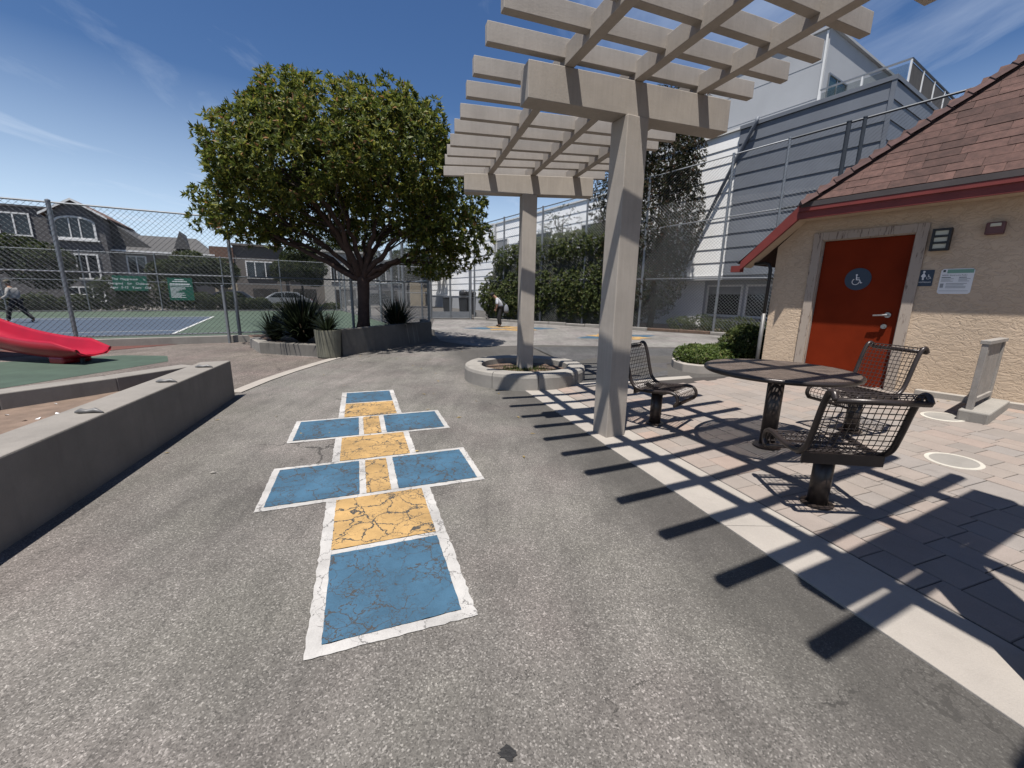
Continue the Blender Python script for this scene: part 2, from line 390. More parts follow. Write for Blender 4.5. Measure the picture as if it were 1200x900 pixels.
M['bark'] = simple('bark', (.085, .050, .038), .9, .35, 9, .8, 26)
M['bark_dark'] = simple('dark_bark', (.06, .045, .035), .9, .3, 9, .6, 30)
M['tyre'] = simple('tyre', (.025, .025, .025), .85, .1, 5, 0)
M['dead_leaf'] = simple('dead_leaf', (.42, .30, .10), .7, .25, 30, 0, rnd=.5)
M['leaf_tree'] = m_leaf('tree_leaf', (.100, .138, .026), (.255, .255, .045), (.32, .17, .075), .52, .96, .25)
M['leaf_hedge'] = m_leaf('hedge_leaf', (.065, .095, .028), (.135, .155, .040), (.17, .13, .05), .65, .96)
M['leaf_dark'] = m_leaf('dark_leaf', (.040, .046, .024), (.075, .075, .036), (.13, .075, .05), .85, .84, .08)
M['leaf_bright'] = m_leaf('bright_leaf', (.085, .135, .030), (.17, .215, .055), (.20, .17, .06), .5, .95)
M['leaf_far'] = m_leaf('far_leaf', (.032, .050, .017), (.075, .090, .028), (.10, .08, .03), .6, .97)
M['blade'] = m_leaf('strap_leaf', (.018, .026, .014), (.035, .046, .022), (.06, .045, .03), .4, .97)
M['grass'] = m_leaf('grass_blade', (.07, .11, .02), (.14, .17, .04), (.2, .17, .08), .6, .9)

# paver colours: grey / pink / tan by object
def m_paver():
    t = NT('paver'); oi = t.node('ShaderNodeObjectInfo'); gi = t.node('ShaderNodeNewGeometry')
    a = t.ramp(t.math('FRACT', t.math('ADD', oi.outputs['Random'], gi.outputs['Random Per Island'])), [(0, (.30, .262, .232)), (.35, (.335, .288, .252)), (.6, (.355, .29, .248)), (.82, (.315, .282, .256)), (1, (.385, .295, .245))])
    a = t.mix(.35, a, t.ramp(t.noise(4.5, 6, .65), [(.3, .38), (.7, .62)]), 'OVERLAY')
    a = t.mix(.30, a, t.noise(210, 3, .75), 'OVERLAY')
    a = t.mix(t.ramp(t.noise(2.1, 6, .7, dist=.8), [(.60, 0), (.78, .45)]), a, (.10, .088, .078))
    t.col(a); t.bump(t.math('ADD', t.noise(120, 5, .65), t.math('MULTIPLY', t.noise(25, 4), .6)), .4, .004)
    return t.set(.88, 0, .3)
M['paver'] = m_paver()
def m_stucco():
    t = NT('stucco'); c = (.72, .56, .41)
    a = t.ramp(t.noise(1.1, 6, .65), [(.3, mul(c, .88)), (.7, mul(c, 1.08))])
    a = t.mix(t.ramp(t.noise(1.7, 6, .7, dist=1), [(.58, 0), (.8, .35)]), a, (.40, .30, .21))
    t.col(a)
    mpS = t.node('ShaderNodeMapping'); mpS.inputs['Scale'].default_value = (1, 1, 1.7); t.l.new(t.pos(), mpS.inputs[0]); n1 = t.noise(8.5, 5, .6, vec=mpS.outputs[0], dist=.8); ridge = t.math('ABSOLUTE', t.math('SUBTRACT', n1, .5))
    h = t.math('ADD', t.ramp(ridge, [(0, 0), (.035, .75), (.12, 1)]), t.math('MULTIPLY', t.noise(70, 4, .6), .25))
    t.bump(h, .5, .012); return t.set(.9, 0, .25)
M['stucco'] = m_stucco()
def m_frame():
    t = NT('peeling_trim'); 
    mp = t.node('ShaderNodeMapping'); mp.inputs['Scale'].default_value = (30, 30, 4); t.l.new(t.pos(), mp.inputs[0])
    k = t.noise(1.0, 6, .7, vec=mp.outputs[0])
    t.col(t.mix(t.ramp(k, [(.56, 0), (.62, 1)]), (.50, .42, .35), (.20, .145, .115)))
    t.bump(k, .3, .006); return t.set(.8, 0, .3)
M['frame_peel'] = m_frame()

# ------------------------------------------------------------------ ground and surfaces
def axis(stops):
    out = []
    for a, b, st in stops:
        n = max(1, int(round((b - a) / st))); out += [a + (b - a) * i / n for i in range(n)]
    return out + [stops[-1][1]]
gx = axis([(-400, -40, 60), (-40, 0, 8), (0, 14, .5), (14, 40, 5), (40, 400, 60)])
gy = axis([(-300, -6, 60), (-6, 13, .5), (13, 60, 6), (60, 500, 60)])
g = MB(); nx = len(gx)
g.v = [(x, y, zg(x, y)) for y in gy for x in gx]
g.f = [(j * nx + i, j * nx + i + 1, (j + 1) * nx + i + 1, (j + 1) * nx + i) for j in range(len(gy) - 1) for i in range(nx - 1)]; g.m = [0] * len(g.f)
tag(g.build('ground', M['asphalt'], smooth=True), kind='structure')

def structure(name, mb, mat): return tag(mb.build(name, mat), kind='structure')
# pale concrete flatwork far beyond (towards the gate): lighter, older asphalt
old = m_asphalt('old_asphalt', (.215, .20, .185), (.36, .34, .32), (.10, .095, .088), .4)
pts = [(-2.3, 12.9), (-1.0, 11.6), (.9, 12.2), (6.6, 12.1), (8.9, 14.0), (8.4, 16.2), (-2.2, 24.2), (-4.6, 24.0), (-3.4, 17.0)]
structure('path_far', MB().sheet(pts, .004), old)
structure('asphalt_patch', MB().sheet([(1.15, 6.35), (1.25, 8.2), (.55, 11.7), (2.5, 11.95), (6.4, 11.8), (5.6, 9.4), (3.1, 8.1), (2.7, 6.95)],
          lambda x, y: zg(x, y) + .008), M['asphalt_dark'])
# play area left of the kerb strip
structure('play_surface', MB().sheet([(-4.0, 5.7), (-4.15, 7.4), (-3.95, 9.0), (-5.6, 9.5), (-6.9, 10.8), (-7.6, 13.8), (-22, 6.4), (-14, -2), (-4.4, 2)], .004), M['aggregate'])
structure('green_rubber_mat', MB().sheet([(-7.2, 7.4), (-7.1, 8.3), (-7.7, 9.0), (-8.7, 9.0), (-9.6, 8.2), (-12, 6.6), (-14, 4.6), (-10, 3.6), (-7.5, 5.4)], .008), M['rubber_green'])
structure('red_rubber_mat', MB().sheet([(-7.9, 11.9), (-9.1, 11.0), (-9.7, 9.5), (-10.9, 8.3), (-13.5, 6.0), (-20, 5), (-20, 7.4), (-9.2, 13.4)], .012), M['rubber_red'])
k = MB()
kp = [(-3.93, 5.75), (-4.0, 6.6), (-4.0, 7.4), (-3.95, 8.3), (-3.87, 9.15)]
for a, b in zip(kp, kp[1:]): k.prism([a, b, (b[0] - .19, b[1]), (a[0] - .19, a[1])], -.05, .014)
structure('kerb_strip', k, M['band'])

# concrete band between asphalt and pavers
bL = lambda y: 1.8 - (y - 1.14) * .3175
bR = lambda y: 2.18 - (y - 1.47) * .3066
ys = [-1.6, .4, 2.4, 4.4, 6.38]
bandp = tag(link(bpy.data.objects.new('concrete_band', None)), kind='structure'); WL['concrete_band'] = V(0, 0, 0)
for a, b in zip(ys, ys[1:]):
    e = .003
    MB().prism([(bL(a + e), a + e), (bR(a + e), a + e), (bR(b - e), b - e), (bL(b - e), b - e)], -.06, .012).build('slab', M['band'], bandp, bevel=.004)
MB().prism([(1.0, 6.42), (2.75, 6.62), (3.0, 6.66), (3.02, 6.84), (1.0, 6.62)], lambda x, y: zg(x, y) - .05, lambda x, y: zg(x, y) + .013).build('slab', M['band'], bandp, bevel=.004)

# pavers: rows parallel to the band
U2 = V(-.2935, .956, 0); V2 = V(.956, .2935, .062); V2n = V2.normalized(); TN = U2.cross(V2n) * -1
O2 = V(bR(1.47) + .012, 1.47, 0)
structure('terrace_bed', MB().sheet([(bR(-1.6), -1.6), (9.6, -1.6), (5.9, 4.5), (4.3, 6.75), (3.02, 6.7), (bR(6.4), 6.4)], lambda x, y: zg(x, y) + .004), M['joint'])
terr = tag(link(bpy.data.objects.new('paved_terrace', None)), kind='structure'); WL['paved_terrace'] = V(0, 0, 0)
W_A, W_D, W_N = V(4.23, 6.87, 0), V(.559, -.829, 0), V(-.829, -.559, 0)      # restroom facade: corner, along, outward
pm = {}
def paver_mesh(l, w):
    key = (round(l, 3), round(w, 3))
    if key not in pm:
        b = MB(); hl, hw, c, t = l / 2 - .003, w / 2 - .003, .004, .045
        P = [(-hl, -hw), (hl, -hw), (hl, hw), (-hl, hw)]; Q = [(x - math.copysign(c, x), y - math.copysign(c, y)) for x, y in P]
        b.add([(x, y, -t) for x, y in P] + [(x, y, -c) for x, y in P] + [(x, y, 0) for x, y in Q],
              [(0, 1, 5, 4), (1, 2, 6, 5), (2, 3, 7, 6), (3, 0, 4, 7), (4, 5, 9, 8), (5, 6, 10, 9), (6, 7, 11, 10), (7, 4, 8, 11), (8, 9, 10, 11)])
        me = b.mesh('paver'); me.materials.append(M['paver']); pm[key] = me
    return pm[key]
cands = []
rp = random.Random(3); v = 0.0
for row in range(60):
    w = rp.choice((.14, .20, .20, .27)); u = -3.2 + rp.random() * .2
    while u < 6.0:
        l = rp.choice((.20, .27, .27, .34)) if w > .15 else rp.choice((.20, .27))
        c = O2 + U2 * (u + l / 2) + V(.956, .2935, 0) * (v + w / 2)
        u += l
        if (c - W_A).dot(W_N) < -.05: continue
        if c.y + .05 * (c.x - 1) > 6.46 + .35 * sm(2.4, 4.2, c.x): continue
        if c.y < -1.2 or c.x > 8.2: continue
        cands.append((c, l, w))
    v += w
cands.sort(key=lambda a: math.hypot(a[0].x, a[0].y) + (0 if a[0].x / max(.05, a[0].y * .977 + .3) < 1.30 and a[0].y > .6 else 6))
rest = MB()
for i, (c, l, w) in enumerate(cands):
    z = zg(c.x, c.y) + .013 + rp.uniform(-.0015, .0015)
    tu, tv = rp.uniform(-.004, .004), rp.uniform(-.004, .004)
    u_, v_ = U2 + V(0, 0, tu), V2n + V(0, 0, tv); n_ = v_.cross(u_) if v_.cross(u_).z > 0 else u_.cross(v_)
    if i < 300:
        o = link(bpy.data.objects.new('paver', paver_mesh(l, w))); o.parent = terr
        o.matrix_local = Matrix(((u_.x, -v_.x, n_.x, c.x), (u_.y, -v_.y, n_.y, c.y), (u_.z, -v_.z, n_.z, z), (0, 0, 0, 1)))
    else:
        rest.obox(V(c.x, c.y, z - .02), u_ * (l / 2 - .003), v_ * (w / 2 - .003), n_ * .02)
if rest.v: tag(rest.build('paver_field', M['paver'], terr), kind='stuff')

# white ring frames of two round access covers set into the pavers
for (x, y), lab, rr in (((3.75, 3.25), 'white ring around round access cover in the open pavers away from the wall', .150), ((4.75, 4.33), 'white ring around round access cover beside the concrete block', .150)):
    t = thing('access_cover', lab, 'cover', (x, y, zg(x, y) + .013), 'round access covers in the pavers')
    z = zg(x, y) + .015; ring = MB(); disc = MB(); n = 28
    P = lambda r, i, dz=0: (x + r * math.cos(2 * math.pi * i / n), y + r * math.sin(2 * math.pi * i / n), zg(x + r * math.cos(2 * math.pi * i / n), y + r * math.sin(2 * math.pi * i / n)) + .013 + dz)
    ring.add([P(rr + .030, i, .004) for i in range(n)] + [P(rr, i, .005) for i in range(n)] + [P(rr + .032, i, -.01) for i in range(n)],
             [(i, (i + 1) % n, n + (i + 1) % n, n + i) for i in range(n)] + [(2 * n + i, 2 * n + (i + 1) % n, (i + 1) % n, i) for i in range(n)])
    ring.build('ring', simple('cream_ring', (.62, .58, .50), .7), t)
    disc.add([P(rr, i, .004) for i in range(n)], [tuple(range(n))]); disc.build('lid', M['kerb'], t)

# ------------------------------------------------------------------ hopscotch
hO, hU, hV = V(-.81, 1.37, 0), V(.937, .350, 0), V(-.350, .937, 0)
hop = thing('hopscotch_court', 'blue and yellow painted hopscotch with white borders on the asphalt', 'hopscotch', (hO.x, hO.y, 0))
rh = random.Random(5)
def hpt(u, v_, z): p = hO + hU * u + hV * v_; return (p.x, p.y, z)
def ragged(name, u0, v0, u1, v1, mat, z, jag):
    P = []
    for (a, b) in (((u0, v0), (u1, v0)), ((u1, v0), (u1, v1)), ((u1, v1), (u0, v1)), ((u0, v1), (u0, v0))):
        L = math.hypot(b[0] - a[0], b[1] - a[1]); n = max(2, int(L / .03))
        for i in range(n):
            f = i / n; P.append((a[0] + (b[0] - a[0]) * f + (rh.uniform(-jag, jag) if i else 0), a[1] + (b[1] - a[1]) * f + (rh.uniform(-jag, jag) if i else 0)))
    MB().add([hpt(u, v_, z) for u, v_ in P], [tuple(range(len(P)))]).build(name, mat, hop)
squares = [('blue_square', .05, .05, .648, .69), ('yellow_square', .05, .735, .648, 1.35), ('blue_square', -.41, 1.40, .205, 2.04), ('yellow_square', .255, 1.40, .43, 2.04),
           ('blue_square', .485, 1.40, 1.10, 2.04), ('yellow_square', .045, 2.09, .648, 2.715), ('blue_square', -.41, 2.765, .205, 3.41), ('yellow_square', .255, 2.765, .43, 3.41),
           ('blue_square', .485, 2.765, 1.10, 3.41), ('yellow_square', .045, 3.465, .645, 4.09), ('blue_square', .045, 4.135, .645, 4.73)]
for n_, *q in squares: ragged(n_, *q, M['hop_blue'] if n_[0] == 'b' else M['hop_yellow'], .008, .002)
lines = [(-.012, -.005, .052, 1.37), (.645, -.005, .712, 1.37), (.05, -.005, .648, .052), (.05, .688, .648, .737), (-.46, 1.35, 1.15, 1.40), (-.46, 2.04, 1.15, 2.09),
         (-.46, 1.40, -.405, 2.04), (1.095, 1.40, 1.15, 2.04), (.205, 1.40, .255, 2.04), (.43, 1.40, .485, 2.04), (-.02, 2.09, .048, 2.73), (.645, 2.09, .705, 2.73),
         (-.46, 2.715, 1.15, 2.765), (-.46, 3.41, 1.15, 3.46), (-.46, 2.765, -.405, 3.41), (1.095, 2.765, 1.15, 3.41), (.205, 2.765, .255, 3.41), (.43, 2.765, .485, 3.41),
         (-.02, 3.46, .048, 4.785), (.642, 3.46, .705, 4.785), (.045, 4.09, .645, 4.137), (.045, 4.728, .645, 4.785)]
for q in lines: ragged('white_line', *q, M['hop_white'], .0045 if q[2] - q[0] > .5 else .0055, .0045)

# faded star murals on the far asphalt
def star(name, label, cx, cy, s, rz):
    t = thing(name, label, 'mural', (cx, cy, 0))
    X = V(math.cos(rz), math.sin(rz), 0); Y = V(-math.sin(rz), math.cos(rz), 0)
    for i in range(8):
        a = i * math.pi / 4; d = X * math.cos(a) + Y * math.sin(a); e = X * -math.sin(a) + Y * math.cos(a); r0, r1 = .25 * s, (1.6 if i % 4 == 0 else 1.05) * s
        P = [V(cx, cy, .009) + d * r0 * .2, V(cx, cy, .009) + d * (r0 + r1) / 2 - e * .36 * s, V(cx, cy, .009) + d * r1, V(cx, cy, .009) + d * (r0 + r1) / 2 + e * .36 * s]
        for q in P: q.z = .009 + .0008 * (i % 2)
        MB().add(P, [(0, 1, 2, 3)]).build('blue_petal' if i % 4 == 0 else 'yellow_petal', M['hop_blue'] if i % 4 == 0 else M['hop_yellow'], t)
star('painted_star', 'faded blue and yellow painted star under the bending man', -.1, 18.3, 1.35, R(10))
star('painted_star', 'blue and yellow painted star on far asphalt beside the ivy hedge', 3.9, 15.2, 1.15, R(25))

# ------------------------------------------------------------------ low concrete walls of the raised dirt bed
bed = thing('raised_bed', 'angled concrete seat walls around a raised dirt bed beside the path', 'planter', (-3.9, 4.0, 0))
wd = V(-.281, .96, 0); wn_ = V(.96, .281, 0)
far = V(-3.87, 5.53, 0); near = far - wd * 7.4
def quadp(*ps): return [(p.x, p.y) for p in ps]
MB().prism(quadp(near, far, far - wn_ * .33 - wd * .08, near - wn_ * .33), -.05, .515).build('front_wall', M['wall_conc'], bed, bevel=.012)
bA = [V(-4.26, 5.40, 0), V(-4.52, 4.55, 0), V(-4.88, 3.74, 0), V(-5.4, 2.8, 0), V(-6.3, 1.5, 0), V(-7.5, 0, 0)]
bw = MB()
for a, b in zip(bA, bA[1:]):
    d = (b - a).normalized(); nn = V(d.y, -d.x, 0)
    if nn.x > 0: nn = -nn
    bw.prism(quadp(a, b, b + nn * .26, a + nn * .26), -.05, .46)
bw.build('back_wall', M['wall_conc'], bed, bevel=.01)
MB().sheet([(-4.25, 5.35), (-4.55, 4.55), (-4.9, 3.74), (-5.4, 2.8), (-6.3, 1.5), (-7.5, 0), (-7.4, -1.5), (-2.2, -1.5), (-4.0, 5.0)], .30).build('dirt', M['sand'], bed)
for s_ in (.55, 1.45, 2.6):                     # knobbly metal skate stops on the wall top
    c = far - wd * s_ - wn_ * .12 + V(0, 0, .52)
    b = MB(); b.tube([c - wn_ * .09 + wd * .03, c - wn_ * .04 + V(0, 0, .014), c + V(0, 0, .008), c + wn_ * .05 + V(0, 0, .016), c + wn_ * .11 - wd * .02], [.008, .022, .015, .02, .006], 7)
    b.tube([c - wn_ * .06 + wd * .03, c + wn_ * .06 + wd * .02 + V(0, 0, .012)], [.018, .008], 6)
    b.build('skate_stop', M['pipe'], bed, smooth=True)
rl = random.Random(11)
for i in range(16):
    x, y = (-4.7 + rl.random() * .9, 2.2 + rl.random() * 2.2)
    b = MB(); a = rl.random() * 6.28; s_ = rl.uniform(.012, .03)
    b.add([(x + s_ * math.cos(a + q), y + s_ * math.sin(a + q), .302 + (.012 if q == 0 else 0)) for q in (0, 1.6, 3.1, 4.7)], [(0, 1, 2, 3)])
    tag(b.build('litter', M['sign_white']), 'pale scrap lying on the dirt inside the raised bed', 'litter', 'scraps on the dirt bed')

# ------------------------------------------------------------------ pergola
perg = thing('pergola', 'taupe painted wooden pergola with open rafters over the paved terrace', 'pergola', (1.05, 4.2, 0))
posts = [(2.165, 1.24, 65.0), (1.05, 4.2, 71.7), (.22, 7.16, 85.7)]
Z_CB, H_CB = 3.04, .28
def dirs(a): return V(math.sin(R(a)), math.cos(R(a)), 0), V(-math.cos(R(a)), math.sin(R(a)), 0)
for i, (x, y, a) in enumerate(posts):
    a2 = a - 6 if i < 2 else a - 8
    X, Y = dirs(a2); zb = .14 if i == 2 else -.02
    MB().obox((x, y, (zb + Z_CB) / 2), X * .12, Y * .12, V(0, 0, (Z_CB - zb) / 2)).build('post', M['pergola'], perg, bevel=.008)
    X, Y = dirs(a)
    MB().obox((x, y, Z_CB + H_CB / 2 + .001), X * 1.04, Y * .10, V(0, 0, H_CB / 2)).build('crossbeam', M['pergola'], perg, bevel=.006)
def cbp(i, off, ext=0):
    x, y, a = posts[i]; X, Y = dirs(a); return V(x, y, 0) + X * off + Y * ext
PZ0, PZ1 = Z_CB + H_CB + .003, Z_CB + H_CB + .153
for off in (-.68, 0, .68):
    p3, p1, p2 = cbp(0, off), cbp(1, off), cbp(2, off, .22)
    p0 = p3 + (p3 - p1).normalized() * 1.7
    for a, b in ((p0, p3), (p3, p1), (p1, p2)):
        d = (b - a).normalized() * .0015
        MB().bar(a + d + V(0, 0, (PZ0 + PZ1) / 2), b - d + V(0, 0, (PZ0 + PZ1) / 2), .09, PZ1 - PZ0).build('purlin', M['pergola'], perg, bevel=.004)
kz = 1.239
Ls = [(1.70, -1.0, 62.5), (1.48, -.57, 63), (1.27, -.14, 63.5), (.94, .33, 64), (.74, .75, 64.5), (.585, 1.17, 65), (.425, 1.60, 65.5), (.27, 2.07, 66.5), (.12, 2.48, 67.5), (-.02, 2.88, 69)]
L3 = [(-.08, 2.65), (-.19, 2.96), (-.31, 3.34), (-.40, 3.69), (-.50, 4.09), (-.60, 4.42), (-.70, 4.80), (-.785, 5.12), (-.865, 5.46), (-.96, 5.93)]
A3 = [70.5, 71.5, 73.2, 75, 77, 79, 81.5, 84, 86.3, 88.5]
Ls += [(x * kz, y * kz, a) for (x, y), a in zip(L3, A3)]
for x, y, a in Ls:
    X, Y = dirs(a); JZ = PZ0 + .052
    c = V(x, y, JZ + .072) + X * 1.345 + Y * .03
    MB().obox(c, X * 1.345, Y * .037, V(0, 0, .072)).build('rafter', M['pergola'], perg, bevel=.004)

# ------------------------------------------------------------------ round planter at the far pergola post
rx, ry = .22, 7.22
rp_ = thing('round_planter', 'low round concrete planter ring around the far pergola post', 'planter', (rx, ry, 0))
ns = 9
prof = [(1.07, -.05), (1.07, .20), (1.055, .245), (1.02, .265), (.80, .262), (.77, .245), (.765, -.05)]
for i in range(ns):
    a0, a1 = 2 * math.pi * (i + .006) / ns, 2 * math.pi * (i + .994) / ns; b = MB(); m = 6
    for j in range(m + 1):
        a = a0 + (a1 - a0) * j / m
        for r_, z_ in prof: b.v.append((rx + r_ * math.cos(a), ry + r_ * math.sin(a), z_))
    n = len(prof)
    b.f = [(j * n + q, (j + 1) * n + q, (j + 1) * n + q + 1, j * n + q + 1) for j in range(m) for q in range(n - 1)] + [tuple(range(n)), tuple(m * n + q for q in range(n))[::-1]]
    b.m = [0] * len(b.f); b.build('kerb_segment', M['kerb'], rp_)
sg = MB(); n = 24
sg.add([(rx, ry, .20)] + [(rx + .77 * math.cos(2 * math.pi * i / n), ry + .77 * math.sin(2 * math.pi * i / n), .15) for i in range(n)], [(0, 1 + i, 1 + (i + 1) % n) for i in range(n)])
sg.build('soil', M['soil'], rp_)
gr = MB()
for i in range(1400):
    a = rl.random() * 6.283; r_ = abs(rl.gauss(0, .28)) + .1
    if r_ > .72: continue
    x, y = rx + r_ * math.cos(a), ry - .12 + r_ * math.sin(a) * .8; h_ = rl.uniform(.02, .06); d = rl.random() * 6.283; zz = .2 - .05 * r_ / .77
    gr.add([(x - .004 * math.cos(d), y - .004 * math.sin(d), zz), (x + .004 * math.cos(d), y + .004 * math.sin(d), zz), (x + rl.uniform(-.02, .02), y + rl.uniform(-.02, .02), zz + h_)], [(0, 1, 2)])
tag(gr.build('grass_tuft', M['grass'], rp_), kind='stuff')

# ------------------------------------------------------------------ picnic table and three chairs
tx, ty = 2.46, 3.72; tz = zg(tx, ty) + .013
tab = thing('picnic_table', 'round brown expanded metal picnic table on a single pedestal', 'table', (tx, ty, tz))
TZ, TR = tz + .755, .605
b = MB(); n = 56
b.tube([(tx + TR * math.cos(2 * math.pi * i / n), ty + TR * math.sin(2 * math.pi * i / n), TZ - .018) for i in range(n)], .021, 10, closed=True)
b.build('rim', M['brown_metal'], tab, smooth=True)
b = MB(); st = .024
for ang in (R(32), R(-32)):
    d = V(math.cos(ang), math.sin(ang), 0); e = V(-d.y, d.x, 0); q = -TR + .01
    while q < TR - .01:
        L = math.sqrt(max(0, (TR - .008) ** 2 - q * q)); c = V(tx, ty, TZ) + e * q
        b.obox(c, d * L, e * .0055, V(0, 0, .0025)); q += st
b.build('mesh_top', M['brown_top'], tab)
b = MB()
for ang in (R(20), R(110)):
    d = V(math.cos(ang), math.sin(ang), 0); b.bar(V(tx, ty, TZ - .025) - d * (TR - .02), V(tx, ty, TZ - .025) + d * (TR - .02), .035, .028)
b.build('support_arm', M['brown_metal'], tab)
MB().tube([(tx, ty, tz - .01), (tx, ty, TZ - .03)], .068, 20).build('pole', M['brown_metal'], tab, smooth=True)
MB().lathe([(.12, 0), (.12, .012), (.075, .02), (.07, .03)], (tx, ty, tz), 20).build('base_plate', M['brown_metal'], tab)

def catmull(P, n=6):
    P = [Vector((*p, 0)) if len(p) == 2 else Vector(p) for p in P]; out = []
    Q = [P[0] * 2 - P[1]] + P + [P[-1] * 2 - P[-2]]
    for i in range(1, len(Q) - 2):
        for k in range(n):
            t = k / n; a, b_, c, d = Q[i - 1], Q[i], Q[i + 1], Q[i + 2]
            out.append(.5 * ((2 * b_) + (c - a) * t + (2 * a - 5 * b_ + 4 * c - d) * t * t + (3 * b_ - a - 3 * c + d) * t ** 3))
    out.append(P[-1]); return out
def make_chair(label):
    root = thing('patio_chair', label, 'chair', (0, 0, 0), 'wire mesh chairs around the picnic table')
    prof = catmull([(-.42, .845), (-.39, .885), (-.35, .87), (-.31, .77), (-.265, .60), (-.225, .49), (-.15, .43), (-.02, .42), (.12, .435), (.22, .445), (.285, .42), (.305, .36), (.275, .31)], 5)
    hw = .25
    for s in (-1, 1):
        MB().tube([(p.x, s * hw, p.y) for p in prof], .019, 8).build('side_frame', M['brown_metal'], root, smooth=True)
    a, z = prof[0], prof[-1]
    MB().tube([(a.x, -hw, a.y), (a.x, hw, a.y)], .019, 8).build('top_bar', M['brown_metal'], root, smooth=True)
    MB().tube([(z.x, -hw, z.y), (z.x, hw, z.y)], .017, 8).build('front_bar', M['brown_metal'], root, smooth=True)
    # wire mesh shell
    b = MB(); k = 13
    for i in range(1, k):
        y = -hw + 2 * hw * i / k; b.tube([(p.x, y, p.y) for p in prof], .0032, 4, cap=False)
    L = [0]
    for p, q in zip(prof, prof[1:]): L.append(L[-1] + (q - p).length)
    nn = int(L[-1] / .038)
    for i in range(1, nn):
        t = L[-1] * i / nn; j = max(q for q in range(len(L)) if L[q] <= t); j = min(j, len(prof) - 2); f = (t - L[j]) / (L[j + 1] - L[j]); p = prof[j].lerp(prof[j + 1], f)
        b.tube([(p.x, -hw, p.y + .003), (p.x, hw, p.y + .003)], .0032, 4, cap=False)
    b.build('wire_shell', M['brown_metal'], root)
    b = MB(); b.prism([(-.14, -.10), (.10, -.10), (.10, .10), (-.14, .10)], .372, .384)
    for s in (-1, 1):
        b.bar((-.10, s * .06, .386), (-.10, s * .245, .405), .05, .012)
    b.bar((-.19, -.248, .40), (-.19, .248, .40), .012, .075); b.bar((.12, -.24, .405), (.12, .24, .405), .04, .012)
    b.build('seat_bracket', M['brown_metal'], root)
    MB().tube([(-.03, 0, -.02), (-.03, 0, .372)], .062, 18).build('pedestal', M['brown_metal'], root, smooth=True)
    MB().lathe([(.10, 0), (.10, .01), (.07, .016)], (-.03, 0, 0), 18).build('foot_plate', M['brown_metal'], root)
    return root
ch = make_chair('brown wire mesh chair beside the near pergola post')
spots = [(1.67, 4.48, None), (2.19, 2.70, 'brown wire mesh chair with its back to the asphalt path, on the paver edge'), (3.47, 4.02, 'brown wire mesh chair between the picnic table and the red door')]
for i, (x, y, lab) in enumerate(spots):
    o = ch if i == 0 else copy_tree(ch)
    if lab: o['label'] = lab
    o.location = (x, y, zg(x, y) + .013); o.rotation_euler = (0, 0, math.atan2(ty - y, tx - x) + (0, R(8), R(-6))[i])

# ------------------------------------------------------------------ frames for planar construction
class Frame:                                   # o: origin, x: to the viewer's right, n: out of the wall
    def __init__(s, o, x): s.o = Vector(o); s.x = Vector(x).normalized(); s.z = V(0, 0, 1); s.n = s.x.cross(s.z)
    def P(s, a, z, off=0): return s.o + s.x * a + s.z * z + s.n * off
    def ext(s, mb, poly, o0, o1, m=0):          # polygon in (a,z) extruded from o0 (back) to o1 (front)
        n = len(poly); ar = sum(poly[i][0] * poly[(i + 1) % n][1] - poly[(i + 1) % n][0] * poly[i][1] for i in range(n))
        if ar < 0: poly = poly[::-1]
        vs_ = [s.P(a, z, o0) for a, z in poly] + [s.P(a, z, o1) for a, z in poly]
        return mb.add(vs_, [tuple(range(n))[::-1], tuple(range(n, 2 * n))] + [(i, (i + 1) % n, n + (i + 1) % n, n + i) for i in range(n)], m)
    def rect(s, mb, a0, a1, z0, z1, o0, o1, m=0): return s.ext(mb, [(a0, z0), (a1, z0), (a1, z1), (a0, z1)], o0, o1, m)
    def strip(s, mb, pts, w, o0, o1, closed=False):   # flat stroked polyline
        P = [Vector((a, z, 0)) for a, z in pts]; N = len(P)
        for i in range(N if closed else N - 1):
            a, b = P[i], P[(i + 1) % N]; d = (b - a).normalized() * w / 2; e = Vector((-d.y, d.x, 0)); a, b = a - d * .6, b + d * .6
            s.ext(mb, [tuple((a - e)[:2]), tuple((b - e)[:2]), tuple((b + e)[:2]), tuple((a + e)[:2])], o0, o1)
        return mb
    def disc(s, mb, a, z, r, o0, o1, n=28, ry=None): return s.ext(mb, [(a + r * math.cos(2 * math.pi * i / n), z + (ry or r) * math.sin(2 * math.pi * i / n)) for i in range(n)], o0, o1)
def wheelchair(fr, name, mat, parent, a, z, k, o0):
    b = MB(); o1 = o0 + .0015
    fr.disc(b, a - .10 * k, z + .78 * k, .14 * k, o0, o1, 12)
    fr.strip(b, [(a - .10 * k, z + .6 * k), (a - .05 * k, z + .02 * k), (a + .38 * k, z + .0 * k), (a + .58 * k, z - .52 * k), (a + .74 * k, z - .46 * k)], .13 * k, o0, o1)
    fr.strip(b, [(a - .08 * k, z + .32 * k), (a + .32 * k, z + .30 * k)], .11 * k, o0 + .0004, o1 + .0004)
    fr.strip(b, [(a - .1 * k + .48 * k * math.cos(t), z - .3 * k + .48 * k * math.sin(t)) for t in [R(125 + i * 19) for i in range(13)]], .11 * k, o0 + .0008, o1 + .0008)
    return b.build(name, mat, parent)

